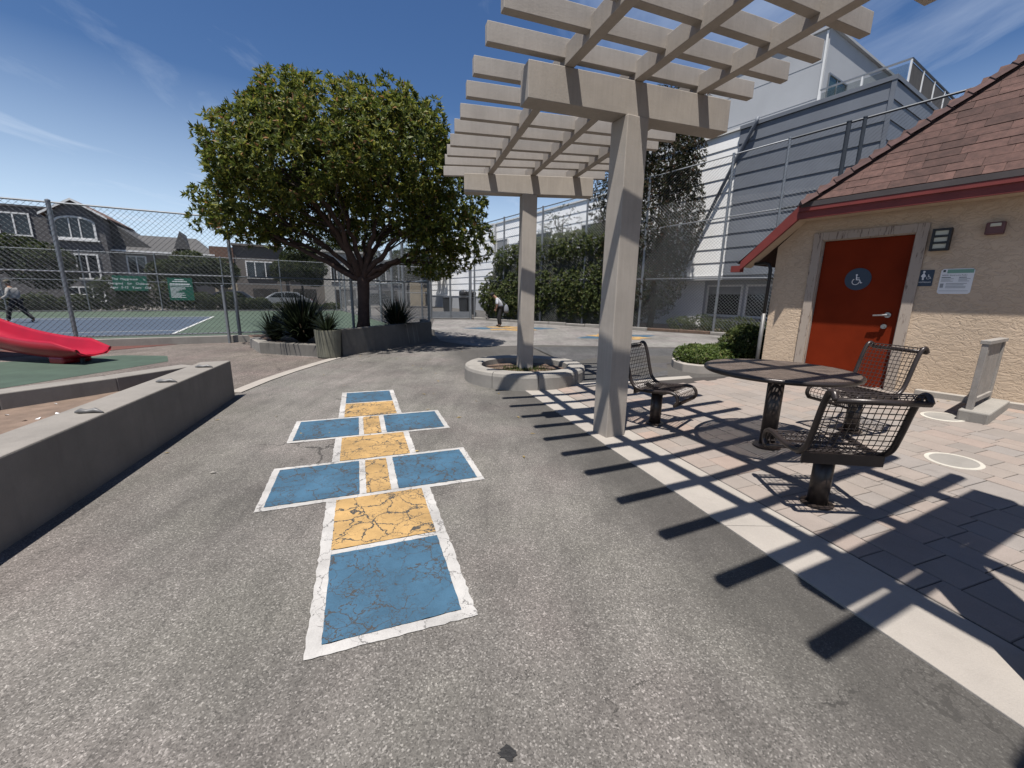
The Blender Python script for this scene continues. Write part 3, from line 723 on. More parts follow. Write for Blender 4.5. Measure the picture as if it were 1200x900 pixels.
# ------------------------------------------------------------------ restroom building
FW = Frame((4.23, 6.87, 0), (.559, -.829, 0))
rest_b = thing('restroom_building', 'tan stucco restroom building with red door and brown shingle roof', 'building', FW.P(3, 0, -3))
DA0, DA1, DZ0, DZ1 = .61, 1.63, .23, 2.31
b = MB()
FW.ext(b, [(0, -.1), (DA0, -.1), (DA0, 2.66), (.40, 2.66), (0, 2.27)], -.22, 0)
FW.rect(b, DA0, DA1, DZ1, 2.66, -.22, 0)
FW.rect(b, DA1, 9.0, -.1, 2.66, -.22, 0)
FW.rect(b, DA0, DA1, -.1, .20, -.22, -.01)
FW.rect(b, 0, .22, -.1, 2.2, -7, -.221); FW.rect(b, 8.78, 9.0, -.1, 2.2, -7, -.221); FW.rect(b, .221, 8.779, -.1, 2.6, -7, -6.8)
b.build('wall', M['stucco'], rest_b)
# door
d_ = MB(); FW.rect(d_, DA0 + .012, DA1 - .012, DZ0 + .015, DZ1 - .012, -.10, -.055); door = d_.build('door', M['door_red'], rest_b, bevel=.003)
dn = MB(); FW.disc(dn, 1.095, 1.75, .152, -.0545, -.048, 40); dsk = dn.build('sign_disc', M['sign_navy'], door); dsk['label'] = 'round navy wheelchair symbol plate'
ws = wheelchair(FW, 'wheelchair_symbol', M['sign_white'], door, 1.085, 1.74, .085, -.0478)
h_ = MB(); FW.disc(h_, 1.50, 1.265, .036, -.0548, -.035, 20); h_.tube([FW.P(1.50, 1.265, -.04), FW.P(1.50, 1.265, .015), FW.P(1.46, 1.263, .02), FW.P(1.36, 1.255, .02)], [.014, .014, .013, .011], 10)
h_.build('handle', M['steel'], door, smooth=False)
h_ = MB(); FW.disc(h_, 1.485, 1.11, .032, -.0548, -.025, 20); FW.disc(h_, 1.485, 1.11, .018, -.0249, -.005, 16); h_.build('lock', M['steel'], door)
h_ = MB()
for z in (.5, 1.3, 2.05): h_.tube([FW.P(DA0 + .008, z - .05, -.045), FW.P(DA0 + .008, z + .05, -.045)], .009, 8)
h_.build('hinge', M['pipe'], door)
f_ = MB()
FW.rect(f_, DA0 - .115, DA0 - .002, .16, DZ1 + .11, .002, .03); FW.rect(f_, DA1 + .002, DA1 + .115, .16, DZ1 + .11, .002, .03); FW.rect(f_, DA0 - .001, DA1 + .001, DZ1 + .002, DZ1 + .11, .0025, .029)
FW.rect(f_, DA0 - .001, DA0 + .010, .2, DZ1, -.12, .001); FW.rect(f_, DA1 - .010, DA1 + .001, .2, DZ1, -.12, .001); FW.rect(f_, DA0 + .0101, DA1 - .0101, DZ1 - .010, DZ1 + .001, -.12, .001)
f_.build('door_frame', M['frame_peel'], rest_b, bevel=.003)
f_ = MB(); FW.rect(f_, DA0 - .05, DA1 + .05, .15, .235, -.12, .035); f_.build('threshold', M['kerb'], rest_b)
# roof
OV, ZE, K1, K2, SB = .35, 2.83, .92, 1.22, .42
roofp = MB()
RS = 4.5                                          # ridge position along the facade
tr = RS - SB; ridge_z = ZE + K1 * tr; hipoff = OV - tr * K1 / K2
A_, B_, C_ = FW.P(SB, ZE, OV), FW.P(RS, ridge_z, hipoff), FW.P(2 * RS - SB, ZE, OV)
DZ = V(0, 0, -.02)
roofp.add([A_ + DZ, C_ + DZ, B_ + DZ], [(0, 1, 2)])
bk = -7.3
e0, e1 = FW.P(SB - .86, ZE - .86 * K1, OV) + DZ, FW.P(SB - .86, ZE - .86 * K1, bk) + DZ
roofp.add([e0, A_ + DZ, B_ + DZ, FW.P(RS, ridge_z, bk) + DZ, e1], [(0, 1, 2, 3, 4)])
f0, f1 = FW.P(2 * RS - SB + .86, ZE - .86 * K1, OV) + DZ, FW.P(2 * RS - SB + .86, ZE - .86 * K1, bk) + DZ
roofp.add([C_ + DZ, f0, f1, FW.P(RS, ridge_z, bk) + DZ, B_ + DZ], [(0, 1, 2, 3, 4)])
roofp.add([FW.P(SB - .9, ZE - .9 * K1, bk + .3), FW.P(RS, ridge_z, bk + .3), FW.P(2 * RS - SB + .9, ZE - .9 * K1, bk + .3)], [(0, 1, 2)])
roof = roofp.build('roof', M['shingle_cap'], rest_b)
# shingles on the half-hip facing the terrace
sl = math.sqrt(1 + K2 * K2); up = (FW.n * -1 + V(0, 0, K2)) / sl; nrm = FW.x.cross(up)
if nrm.z < 0: nrm = -nrm
exp_ = .135; rs_ = random.Random(21); extra = MB(); cnt = 0; sm_cache = {}
for i in range(26):
    q = i * exp_; depth = q / sl; a_left = SB + depth * K2 / K1 - .02; a_right = min(2 * RS - a_left, 6.0)
    a = a_left
    while a < a_right:
        w = rs_.choice((.16, .22, .30, .36)); w = min(w, a_right - a + .05)
        vis = a < 3.6 and i < 21
        P = FW.P(a, ZE, OV) + up * q; lift = rs_.uniform(.004, .011)
        if vis and cnt < 300:
            key = (round(w, 2), round(lift, 3))
            if key not in sm_cache:
                m_ = MB(); ln = exp_ * 1.18
                m_.add([(0, 0, lift), (key[0] - .004, 0, lift), (key[0] - .004, ln, .002), (0, ln, .002), (0, 0, -.012), (key[0] - .004, 0, -.012)], [(0, 1, 2, 3), (4, 5, 1, 0), (5, 2, 1), (4, 0, 3)])
                me = m_.mesh('shingle'); me.materials.append(M['shingle']); sm_cache[key] = me
            o = link(bpy.data.objects.new('shingle', sm_cache[key])); o.parent = roof
            L = P - wloc(rest_b)
            o.matrix_local = Matrix(((FW.x.x, up.x, nrm.x, L.x), (FW.x.y, up.y, nrm.y, L.y), (FW.x.z, up.z, nrm.z, L.z), (0, 0, 0, 1))); cnt += 1
        else:
            extra.add([P + nrm * lift, P + FW.x * (w - .004) + nrm * lift, P + FW.x * (w - .004) + up * exp_ * 1.15 + nrm * .002, P + up * exp_ * 1.15 + nrm * .002], [(0, 1, 2, 3)])
        a += w
if extra.v: tag(extra.build('shingle_field', M['shingle'], roof), kind='stuff')
hd = (B_ - A_).normalized(); L = (B_ - A_).length; i = 0; side = hd.cross(V(0, 0, 1)).normalized()
q = -.06
while q < L - .3:                                  # hip caps
    p0, p1 = A_ + hd * q + V(0, 0, .012), A_ + hd * (q + .27) + V(0, 0, .006)
    m_ = MB(); c = V(0, 0, .045)
    m_.add([p0 + side * .12 + V(0, 0, -.03), p0 + c, p0 - side * .12 + V(0, 0, -.03), p1 + side * .115 + V(0, 0, -.045), p1 + c * .6, p1 - side * .115 + V(0, 0, -.045)], [(0, 1, 4, 3), (1, 2, 5, 4), (0, 2, 1)])
    m_.build('hip_cap', M['shingle_cap'], roof); q += .225
b = MB(); FW.rect(b, SB - .02, 2 * RS - SB, 2.755, 2.822, OV - .04, OV + .025); b.build('drip_edge', M['gutter_brown'], rest_b)
b = MB(); FW.rect(b, SB - .04, 2 * RS - SB, 2.60, 2.754, OV - .05, OV - .005); FW.rect(b, SB - .05, 2 * RS - SB, 2.70, 2.752, OV - .004, OV + .02)
b.build('fascia', M['trim_red'], rest_b)
b = MB()
r0, r1 = (SB - .82, 1.90), (SB - .03, 2.615)
FW.ext(b, [r0, (r0[0], r0[1] + .02), (r0[0] + .02, r0[1] + .15), (r1[0], r1[1] + .20), r1], OV - .05, OV)
FW.rect(b, SB - .95, SB - .80, 1.885, 1.985, OV - .12, OV + .005)
b.build('rake_board', M['trim_red'], rest_b)
b = MB(); FW.rect(b, SB - .04, 2 * RS - SB, 2.612, 2.64, .002, OV - .051); 
b.add([FW.P(SB - .8, 1.96, 0), FW.P(SB - .8, 1.96, OV - .051), FW.P(SB - .03, 2.64, OV - .051), FW.P(SB - .03, 2.64, 0)], [(0, 1, 2, 3)])
b.build('soffit', M['stucco'], rest_b)
b = MB()
b.tube([FW.P(-.30, 2.02, .05), FW.P(-.14, 2.03, .05), FW.P(-.07, 2.0, .05), FW.P(-.045, 1.93, .05), FW.P(-.04, 1.8, .05), FW.P(-.045, 1.2, .05)], .026, 10)
b.build('vent_pipe', M['black'], rest_b, smooth=True)
MB().tube([FW.P(-.045, 1.22, .05), FW.P(-.05, .1, .05)], .030, 10).build('pipe_sleeve', M['pipe'], rest_b, smooth=True)
b = MB(); FW.ext(b, [(1.96, .15), (7.5, .15), (7.5, .37), (1.96, .335)], .002, .11); b.build('base_kerb', M['band'], rest_b, bevel=.006)

# wall fittings
lamp = thing('wall_lamp', 'black framed wall lamp with three pale panes, off, beside the red door', 'lamp', FW.P(1.875, 2.2, 0))
b = MB(); FW.rect(b, 1.79, 1.96, 2.07, 2.33, .001, .05); b.build('housing', M['black'], lamp, bevel=.004)
for j in range(3):
    b = MB(); FW.rect(b, 1.815, 1.935, 2.095 + j * .077, 2.15 + j * .077, .0505, .072); b.build('pane', M['lamp_pane'], lamp, bevel=.004)
b = MB(); FW.rect(b, 1.79, 1.814, 2.07, 2.33, .0502, .085); FW.rect(b, 1.936, 1.96, 2.07, 2.33, .0502, .085)
for j in range(4): FW.rect(b, 1.8141, 1.9359, 2.07 + j * .077 + (.004 if j else 0), 2.094 + j * .077 + (.004 if j else 0), .0502, .083)
b.build('cage', M['black'], lamp)
al = thing('alarm_box', 'small weathered maroon box fixed under the red eave', 'alarm', FW.P(2.30, 2.28, 0))
b = MB(); FW.rect(b, 2.225, 2.375, 2.215, 2.35, .001, .07); b.build('case', M['maroon'], al, bevel=.012)
b = MB(); FW.rect(b, 2.26, 2.345, 2.30, 2.335, .0705, .085); b.build('lens', M['lamp_pane'], al, bevel=.004)
wc = thing('restroom_sign', 'small navy restroom sign with woman and wheelchair symbols beside door frame', 'sign', FW.P(1.79, 1.745, 0))
b = MB(); FW.rect(b, 1.735, 1.875, 1.645, 1.845, .001, .008); b.build('plate', M['sign_navy'], wc)
b = MB(); FW.disc(b, 1.782, 1.822, .0115, .0082, .0095, 12); FW.ext(b, [(1.782, 1.812), (1.806, 1.768), (1.790, 1.752), (1.790, 1.722), (1.774, 1.722), (1.774, 1.752), (1.758, 1.768)], .0082, .0095)
b.build('woman_symbol', M['sign_white'], wc)
wheelchair(FW, 'wheelchair_symbol', M['sign_white'], wc, 1.832, 1.757, .033, .0082)
text_mesh('lettering', 'RESTROOM', .022, M['sign_white'], wc, FW.P(1.805, 1.693, .009), FW.x, FW.z, .0006)
nt = thing('notice_board', 'white notice board with green header on the stucco wall', 'sign', FW.P(2.08, 1.70, 0))
b = MB(); rr = .02
FW.ext(b, [(1.935 + rr, 1.55), (2.22 - rr, 1.55), (2.22, 1.55 + rr), (2.22, 1.85 - rr), (2.22 - rr, 1.85), (1.935 + rr, 1.85), (1.935, 1.85 - rr), (1.935, 1.55 + rr)], .001, .007); b.build('board', M['sign_white'], nt)
b = MB(); FW.rect(b, 1.99, 2.213, 1.797, 1.842, .0072, .0082); b.build('header', M['sign_mint'], nt)
b = MB(); FW.rect(b, 1.953, 1.975, 1.812, 1.838, .0072, .0084); FW.rect(b, 1.962, 1.975, 1.822, 1.828, .0085, .0088); b.build('emblem', M['ink'], nt)
text_mesh('title', 'SFRPD Restroom Rules', .0225, M['ink'], nt, FW.P(1.95, 1.773, .0075), FW.x, FW.z, .0004, 'LEFT')
b = MB(); rt = random.Random(2)
FW.rect(b, 1.95, 2.03, 1.744, 1.752, .0073, .008); FW.rect(b, 2.10, 2.165, 1.744, 1.752, .0073, .008)
b.build('subheading', M['ink'], nt)
b = MB()
for j in range(3):
    FW.rect(b, 1.95, 2.05 + rt.uniform(-.02, .01), 1.728 - j * .014, 1.734 - j * .014, .0073, .008); FW.rect(b, 2.10, 2.20 + rt.uniform(-.03, 0), 1.728 - j * .014, 1.734 - j * .014, .0073, .008)
for j in range(4): FW.rect(b, 2.0, 2.18 + rt.uniform(-.05, .02), 1.672 - j * .017, 1.679 - j * .017, .0073, .008)
FW.rect(b, 1.95, 1.98, 1.625, 1.675, .0073, .008); FW.rect(b, 1.95, 2.20, 1.585, 1.589, .0073, .008)
b.build('small_print', M['ink_grey'], nt)

# concrete block with a framed grey panel standing on it, end-on to the wall
c0 = V(4.84, 4.13, 0); BD = V(.85, .527, 0); BZ = zg(5.0, 4.3) + .013
blk = thing('concrete_block', 'low concrete block on the pavers under the framed grey panel', 'block', (c0.x, c0.y, BZ))
m0, m1 = c0, c0 + BD * .90
MB().bar(m0 + V(0, 0, BZ + .04), m1 + V(0, 0, BZ + .075), .23, .13).build('block', M['kerb'], blk, bevel=.015)
pan = thing('screen_panel', 'framed grey board panel standing upright on the concrete block by the wall', 'panel', (c0.x, c0.y, BZ + .1))
XL = V(.527, -.85, 0) * -.05; s0, s1 = m0 + BD * .10 + XL, m0 + BD * .80 + XL; z0, z1 = BZ + .10, BZ + .80
for q in (s0, s1): MB().bar(q + V(0, 0, z0 + .005), q + V(0, 0, z1), .05, .075, up=BD).build('stile', M['grey_wood'], pan, bevel=.004)
MB().bar(s0 - BD * .045 + V(0, 0, z1 + .021), s1 + BD * .045 + V(0, 0, z1 + .021), .075, .04).build('top_rail', M['grey_wood'], pan, bevel=.004)
MB().bar(s0 + BD * .039 + V(0, 0, z0 + .11), s1 - BD * .039 + V(0, 0, z0 + .11), .06, .05).build('bottom_rail', M['grey_wood'], pan, bevel=.004)
for j in range(4):
    a, b_ = .04 + j * .155, .04 + (j + 1) * .155 - .004
    MB().bar(s0 + BD * ((a + b_) / 2) + V(0, 0, z0 + .137), s0 + BD * ((a + b_) / 2) + V(0, 0, z1 - .001), .018, b_ - a, up=BD).build('board', M['grey_wood'], pan)

# ------------------------------------------------------------------ foliage
def leaf_mesh(name, cen, nor, length, width, per, seed, spread=(35, 80), fold=.25):
    r = np.random.default_rng(seed); n = len(cen)
    nor = nor / np.maximum(1e-6, np.linalg.norm(nor, axis=1, keepdims=True))
    ref = np.where(np.abs(nor[:, 2:3]) < .9, np.array([[0, 0, 1.]]), np.array([[1., 0, 0]]))
    e1 = np.cross(nor, ref); e1 /= np.linalg.norm(e1, axis=1, keepdims=True); e2 = np.cross(nor, e1)
    rep = lambda a: np.repeat(a, per, axis=0)
    N, E1, E2, Cn = rep(nor), rep(e1), rep(e2), rep(cen); m = n * per
    ph = np.tile(np.arange(per) * 2 * np.pi / per, n) + r.uniform(-.5, .5, m) + np.repeat(r.uniform(0, 6.28, n), per)
    th = np.radians(r.uniform(spread[0], spread[1], m))
    rad = E1 * np.cos(ph)[:, None] + E2 * np.sin(ph)[:, None]
    d = N * np.cos(th)[:, None] + rad * np.sin(th)[:, None]
    s = np.cross(d, N); s /= np.maximum(1e-6, np.linalg.norm(s, axis=1, keepdims=True)); up = np.cross(s, d)
    L = (length * r.uniform(.65, 1.2, m))[:, None]; W = (width * r.uniform(.7, 1.2, m))[:, None]
    b = Cn + d * L * .06
    tip = Cn + d * L - up * L * r.uniform(-.1, .25, m)[:, None]
    l = Cn + d * L * .5 + s * W * .5 + up * W * fold; q = Cn + d * L * .5 - s * W * .5 + up * W * fold
    v = np.stack([b, l, tip, q], 1).reshape(-1, 3); i = np.arange(m)[:, None] * 4
    return v, np.concatenate([i + np.array([[0, 1, 2]]), i + np.array([[0, 2, 3]])], 1).reshape(-1, 3)
def tri_object(name, v, f, mat, parent=None):
    off = np.array(wloc(parent)); v = v - off
    me = bpy.data.meshes.new(name); me.vertices.add(len(v)); me.vertices.foreach_set('co', v.astype(np.float32).ravel())
    me.loops.add(len(f) * 3); me.loops.foreach_set('vertex_index', f.astype(np.int32).ravel())
    me.polygons.add(len(f)); me.polygons.foreach_set('loop_start', np.arange(0, len(f) * 3, 3, dtype=np.int32)); me.polygons.foreach_set('loop_total', np.full(len(f), 3, dtype=np.int32))
    me.update(calc_edges=True); me.validate(); me.materials.append(mat)
    o = link(bpy.data.objects.new(name, me))
    if parent is not None: o.parent = parent; WL[o.name] = wloc(parent)
    return o
def crown_points(lobes, n, seed, inner=.55, lump=.25, cut=.72, zmin=-9):
    r = np.random.default_rng(seed); C = np.array([l[:3] for l in lobes], float); Rr = np.array([l[3:6] for l in lobes], float)
    w = (Rr[:, 0] * Rr[:, 1] + Rr[:, 1] * Rr[:, 2] + Rr[:, 0] * Rr[:, 2]); w /= w.sum()
    P = []; Nn = []
    bump = r.normal(size=(len(lobes), 14, 3)); bump /= np.linalg.norm(bump, axis=2, keepdims=True)
    tot = 0
    while tot < n:
        k = r.choice(len(lobes), n, p=w); d = r.normal(size=(n, 3)); d /= np.linalg.norm(d, axis=1, keepdims=True)
        bm_ = (d[:, None, :] * bump[k]).sum(2).max(1)        # lumpy: clumps stand out around 14 directions per lobe
        rad = (1 - lump + lump * 1.5 * np.clip((bm_ - .55) / .4, 0, 1)) * (1 - r.random(n) ** 2.2 * (1 - inner))
        p = C[k] + d * Rr[k] * rad[:, None]
        q = ((p[:, None, :] - C[None]) / Rr[None]); dist = np.sqrt((q ** 2).sum(2)); dist[np.arange(n), k] = 9
        ok = (dist.min(1) > cut * (.55 + .6 * r.random(n))) & (p[:, 2] > zmin)
        nn = d / Rr[k]; nn /= np.linalg.norm(nn, axis=1, keepdims=True); nn = nn + np.array([0, 0, .35]) + r.normal(size=(n, 3)) * .35
        P.append(p[ok]); Nn.append(nn[ok]); tot += ok.sum()
    return np.concatenate(P)[:n], np.concatenate(Nn)[:n]

def limb(mb, p, q, r0, r1, wob, seed, n=7, sag=0):
    r = random.Random(seed); p, q = Vector(p), Vector(q); L = (q - p).length; pts = []
    for i in range(n + 1):
        t = i / n; o = V(r.uniform(-1, 1), r.uniform(-1, 1), r.uniform(-1, 1)) * wob * L * math.sin(math.pi * t) + V(0, 0, sag * L * math.sin(math.pi * t))
        pts.append(p.lerp(q, t) + o)
    mb.tube(pts, [r0 + (r1 - r0) * i / n for i in range(n + 1)], 8); return pts

# the big strawberry-type tree in the planter
TB = V(-4.2, 11.5, .42)
tree = thing('broadleaf_tree', 'round crowned broadleaf tree with red-brown trunk growing in the concrete planter', 'tree', TB)
lobes = [(-6.45, 11.1, 3.75, 1.30, 1.5, .95), (-7.1, 11.4, 3.25, .85, 1.1, .70), (-6.0, 11.4, 4.75, 1.20, 1.5, .85), (-4.6, 10.9, 4.95, 1.6, 1.8, .95), (-3.1, 11.2, 4.70, 1.5, 1.8, .95),
         (-1.95, 11.4, 3.85, .95, 1.4, 1.0), (-1.65, 11.8, 2.95, .85, 1.1, .75), (-2.3, 11.9, 2.45, .62, .9, .5), (-4.4, 13.1, 4.2, 2.1, 1.4, 1.2), (-4.5, 9.8, 4.15, 1.7, 1.1, .75), (-3.2, 12.0, 3.7, 1.3, 1.3, .8), (-5.9, 12.6, 3.8, 1.4, 1.2, 1.0), (-5.5, 10.2, 4.5, 1.2, 1.2, .75)]
for q_ in range(46):                              # upright sprays that break the outline
    rr_ = random.Random(q_ + 500); l_ = lobes[rr_.choice((0, 2, 2, 3, 3, 3, 4, 4, 5, 9, 12, 8))]; an_ = rr_.random() * 6.28; k_ = rr_.uniform(.2, .8)
    lobes.append((l_[0] + l_[3] * k_ * math.cos(an_), l_[1] + l_[4] * k_ * math.sin(an_), l_[2] + l_[5] * (1.02 - .35 * k_ * k_), rr_.uniform(.18, .36), rr_.uniform(.18, .36), rr_.uniform(.30, .55)))
main_lobes = lobes[:13]
tmb = MB(); fork = V(-4.12, 11.5, 1.85)
tmb.tube([TB, TB + V(.03, 0, .25), TB + V(.06, 0, .8), fork + V(0, 0, -.15), fork + V(-.02, 0, .15)], [.21, .165, .15, .165, .12], 12)
tw = MB(); ri = random.Random(31)
for j, (lx, ly, lz, *_r) in enumerate(main_lobes):
    tgt = V(lx, ly, lz - _r[2] * .25)
    mid = fork + (tgt - fork) * .5 + V(0, 0, .18 + .1 * ri.random())
    pts = limb(tmb, fork + V(ri.uniform(-.06, .06), ri.uniform(-.06, .06), ri.uniform(-.1, .1)), mid, ri.uniform(.07, .10), .045, .05, j * 3)
    pts += limb(tmb, mid, tgt, .045, .02, .06, j * 3 + 1)
    for _ in range(7):
        s_ = ri.choice(pts[4:]); e_ = tgt + V(ri.uniform(-1, 1) * _r[0], ri.uniform(-1, 1) * _r[1], ri.uniform(-.6, .9) * _r[2]) * .8
        limb(tw, s_, e_, .022, .006, .07, ri.random(), 5)
limb(tmb, fork + V(-.05, 0, -.05), (-5.6, 11.2, 2.55), .085, .05, .04, 99, 7, -.02); limb(tmb, (-5.6, 11.2, 2.55), (-7.0, 11.1, 3.2), .05, .02, .05, 98, 6)
limb(tmb, fork + V(.05, 0, 0), (-3.1, 11.4, 2.35), .07, .04, .04, 97, 6, .03)
tmb.build('trunk', M['bark'], tree, smooth=True); tw.build('twigs', M['bark_dark'], tree, smooth=True)
P, Nn = crown_points(lobes, 13000, 4, inner=.60, lump=.52)
keep = P[:, 2] > np.where(P[:, 0] < -3.0, 2.85 + .25 * np.sin(P[:, 0] * 3.1) + .15 * np.sin(P[:, 1] * 4), 1.9)
P, Nn = P[keep], Nn[keep]
v_, f_ = leaf_mesh('crown', P, Nn, .135, .046, 9, 5, (20, 75))
tri_object('crown', v_, f_, M['leaf_tree'], tree)

# planter walls around the tree
pl = thing('tree_planter', 'dark concrete planter wall around the broadleaf tree', 'planter', (-4.2, 11.5, 0))
def wall_run(pts, w, z1, name, mat, parent, z0=-.05, bev=.01):
    mb = MB(); pts = [V(*p, 0) for p in pts]
    for a, b in zip(pts, pts[1:]):
        d = (b - a).normalized(); n = V(-d.y, d.x, 0); mb.prism(quadp(a, b, b + n * w, a + n * w), z0, z1)
    return mb.build(name, mat, parent, bevel=bev)
wall_run([(-3.93, 9.40), (-2.52, 12.72)], .20, .62, 'side_wall', M['planter_conc'], pl)
wall_run([(-2.52, 12.73), (-2.95, 13.9)], .20, .619, 'end_wall', M['planter_conc'], pl)
wall_run([(-6.0, 9.62), (-4.45, 9.25)], .22, .27, 'low_wall', M['planter_conc'], pl)
wall_run([(-6.95, 10.75), (-6.01, 9.63)], .24, .25, 'corner_wall', M['kerb'], pl)
MB().sheet([(-4.4, 9.3), (-3.9, 9.45), (-2.6, 12.7), (-3.1, 13.9), (-7.6, 11.7), (-6.9, 10.8), (-6.0, 9.7)], .22).build('soil', M['soil'], pl)
for s_, w in ((2.36, .02), (2.62, .012), (2.8, .014)):   # pale run-off streaks are ribs of old grout on the wall
    d = V(.391, .920, 0); a = V(-3.93, 9.40, 0) + d * s_
    MB().bar(a + V(.004, -.002, .615), a + d * .12 + V(.004, -.002, .06), w, .006, up=(.92, -.39, 0)).build('grout_rib', M['kerb'], pl)
pot = thing('concrete_pot', 'stained round concrete tub standing against the tree planter', 'pot', (-4.17, 9.20, 0))
MB().lathe([(.0, 0), (.235, 0), (.245, .03), (.275, .60), (.275, .625), (.245, .625), (.24, .54), (0, .54)], (-4.17, 9.20, .004), 28).build('tub', M['pot_conc'], pot, smooth=False)
MB().lathe([(.238, .5), (.0, .57)], (-4.17, 9.20, .004), 20).build('soil', M['soil'], pot)

def strap_plant(label, x, y, z, n, L, W, seed, up=(15, 85), group=None):
    t = thing('flax_plant', label, 'plant', (x, y, z), group); r = random.Random(seed); b = MB()
    for i in range(n):
        a = r.random() * 6.283; th = R(90 - r.uniform(*up)); l = L * r.uniform(.6, 1.1); w = W * r.uniform(.7, 1.2); d = V(math.cos(a), math.sin(a), 0); e = V(-d.y, d.x, 0); p = V(x, y, z) + d * r.uniform(0, .08)
        P = []; m = 4; an = th * .6
        for k in range(m + 1):
            ww = w * (1 - (k / m) ** 2.2); P += [p - e * ww / 2, p + e * ww / 2]
            an += th * .16 + .05; p = p + (d * math.sin(an) + V(0, 0, math.cos(an))) * l / m
        b.add(P, [(2 * k, 2 * k + 1, 2 * k + 3, 2 * k + 2) for k in range(m)])
    b.build('leaves', M['blade'], t); return t
strap_plant('large dark flax plant spilling over the low planter wall', -5.3, 10.3, .22, 620, 1.3, .055, 1)
strap_plant('dark flax plant between the tree trunk and the end of the planter', -3.35, 11.9, .4, 330, 1.05, .045, 2)
strap_plant('spiky flax plant growing in the round concrete tub', -4.17, 9.20, .56, 130, .6, .032, 3)
strap_plant('dark flax plant at the left corner of the planter', -6.15, 10.55, .22, 220, .8, .045, 4)

# clipped bed at the restroom corner
bd = thing('corner_bed', 'small kerbed planting bed at the restroom corner', 'planter', (3.6, 7.5, 0))
kp = [(4.18, 6.97), (3.55, 6.93), (3.25, 7.02), (3.07, 7.25), (3.04, 7.6), (3.15, 8.0), (3.5, 8.6), (4.3, 9.6)]
for a, b_ in zip(kp, kp[1:]):
    a, b_ = V(*a, 0), V(*b_, 0); d = (b_ - a).normalized(); n = V(d.y, -d.x, 0); zz = lambda x, y: zg(x, y) + .14
    MB().prism(quadp(a, b_, b_ + n * .11, a + n * .11), lambda x, y: zg(x, y) - .05, zz).build('kerb', M['band'], bd, bevel=.012)
MB().sheet([(4.2, 7.0), (3.3, 7.05), (3.1, 7.5), (3.6, 8.6), (4.4, 9.6), (6, 10), (5.5, 8)], lambda x, y: zg(x, y) + .09).build('soil', M['soil'], bd)
def bush(name, label, lobes, n, ll, lw, mat, seed, cat='shrub', group=None, per=7, lump=.25, stem=True):
    c = lobes[0]; t = thing(name, label, cat, (c[0], c[1], min(l[2] - l[5] for l in lobes)), group)
    P, Nn = crown_points(lobes, n, seed, inner=.45, lump=lump); v_, f_ = leaf_mesh('leaves', P, Nn, ll, lw, per, seed + 1); tri_object('leaves', v_, f_, mat, t)
    if stem:
        b = MB(); r = random.Random(seed)
        for i in range(5):
            l = r.choice(lobes); limb(b, (c[0] + r.uniform(-.1, .1), c[1] + r.uniform(-.1, .1), t.location.z), (l[0], l[1], l[2] + l[5] * .3), .02 * max(1, c[5]), .006, .06, i)
        b.build('stem', M['bark_dark'], t)
    return t
bush('leafy_shrub', 'low bright green shrub spreading over the kerb of the corner bed', [(3.55, 7.55, .38, .42, .45, .22), (3.95, 7.6, .38, .4, .4, .22), (3.75, 7.95, .36, .5, .4, .22)], 1900, .055, .02, M['leaf_bright'], 41)
bush('leafy_shrub', 'darker taller shrub against the restroom corner', [(4.45, 7.75, .55, .40, .45, .38), (4.75, 8.3, .5, .45, .5, .35)], 1700, .07, .024, M['leaf_hedge'], 43)

# ------------------------------------------------------------------ chain-link fences
def chainlink(mb, o, d, L, z0, z1f, step=.065, r=.0022, wire=None):
    o, d = Vector(o), Vector(d); n = V(d.y, -d.x, 0)
    def clip(a, sgn):                          # line t -> (a + sgn*h, z0 + h), clipped to 0..L and 0..z1f
        h0, h1 = 0.0, z1f(0 if sgn < 0 else L) - z0
        if sgn > 0: h0 = max(h0, -a); h1 = min(h1, L - a)
        else: h0 = max(h0, a - L); h1 = min(h1, a)
        while h1 > h0 and z0 + h1 > z1f(a + sgn * h1): h1 -= .05
        return h0, h1
    Hm = max(z1f(0), z1f(L)) - z0
    for sgn in (1, -1):
        a = -Hm if sgn > 0 else 0; end = L if sgn > 0 else L + Hm
        while a < end:
            h0, h1 = clip(a, sgn)
            if h1 - h0 > .03:
                p = o + d * (a + sgn * h0) + V(0, 0, z0 + h0) + n * .002 * sgn; q = o + d * (a + sgn * h1) + V(0, 0, z0 + h1) + n * .002 * sgn
                dd = (q - p).normalized(); e = dd.cross(n).normalized() * r; m_ = n * r; b = len(mb.v)
                for c in (p, q):
                    for kx, ky in ((1, 0), (-.5, .87), (-.5, -.87)): mb.v.append(tuple(c + e * kx + m_ * ky))
                mb.f += [(b, b + 1, b + 4, b + 3), (b + 1, b + 2, b + 5, b + 4), (b + 2, b, b + 3, b + 5)]; mb.m += [0] * 3
            a += step * 1.414
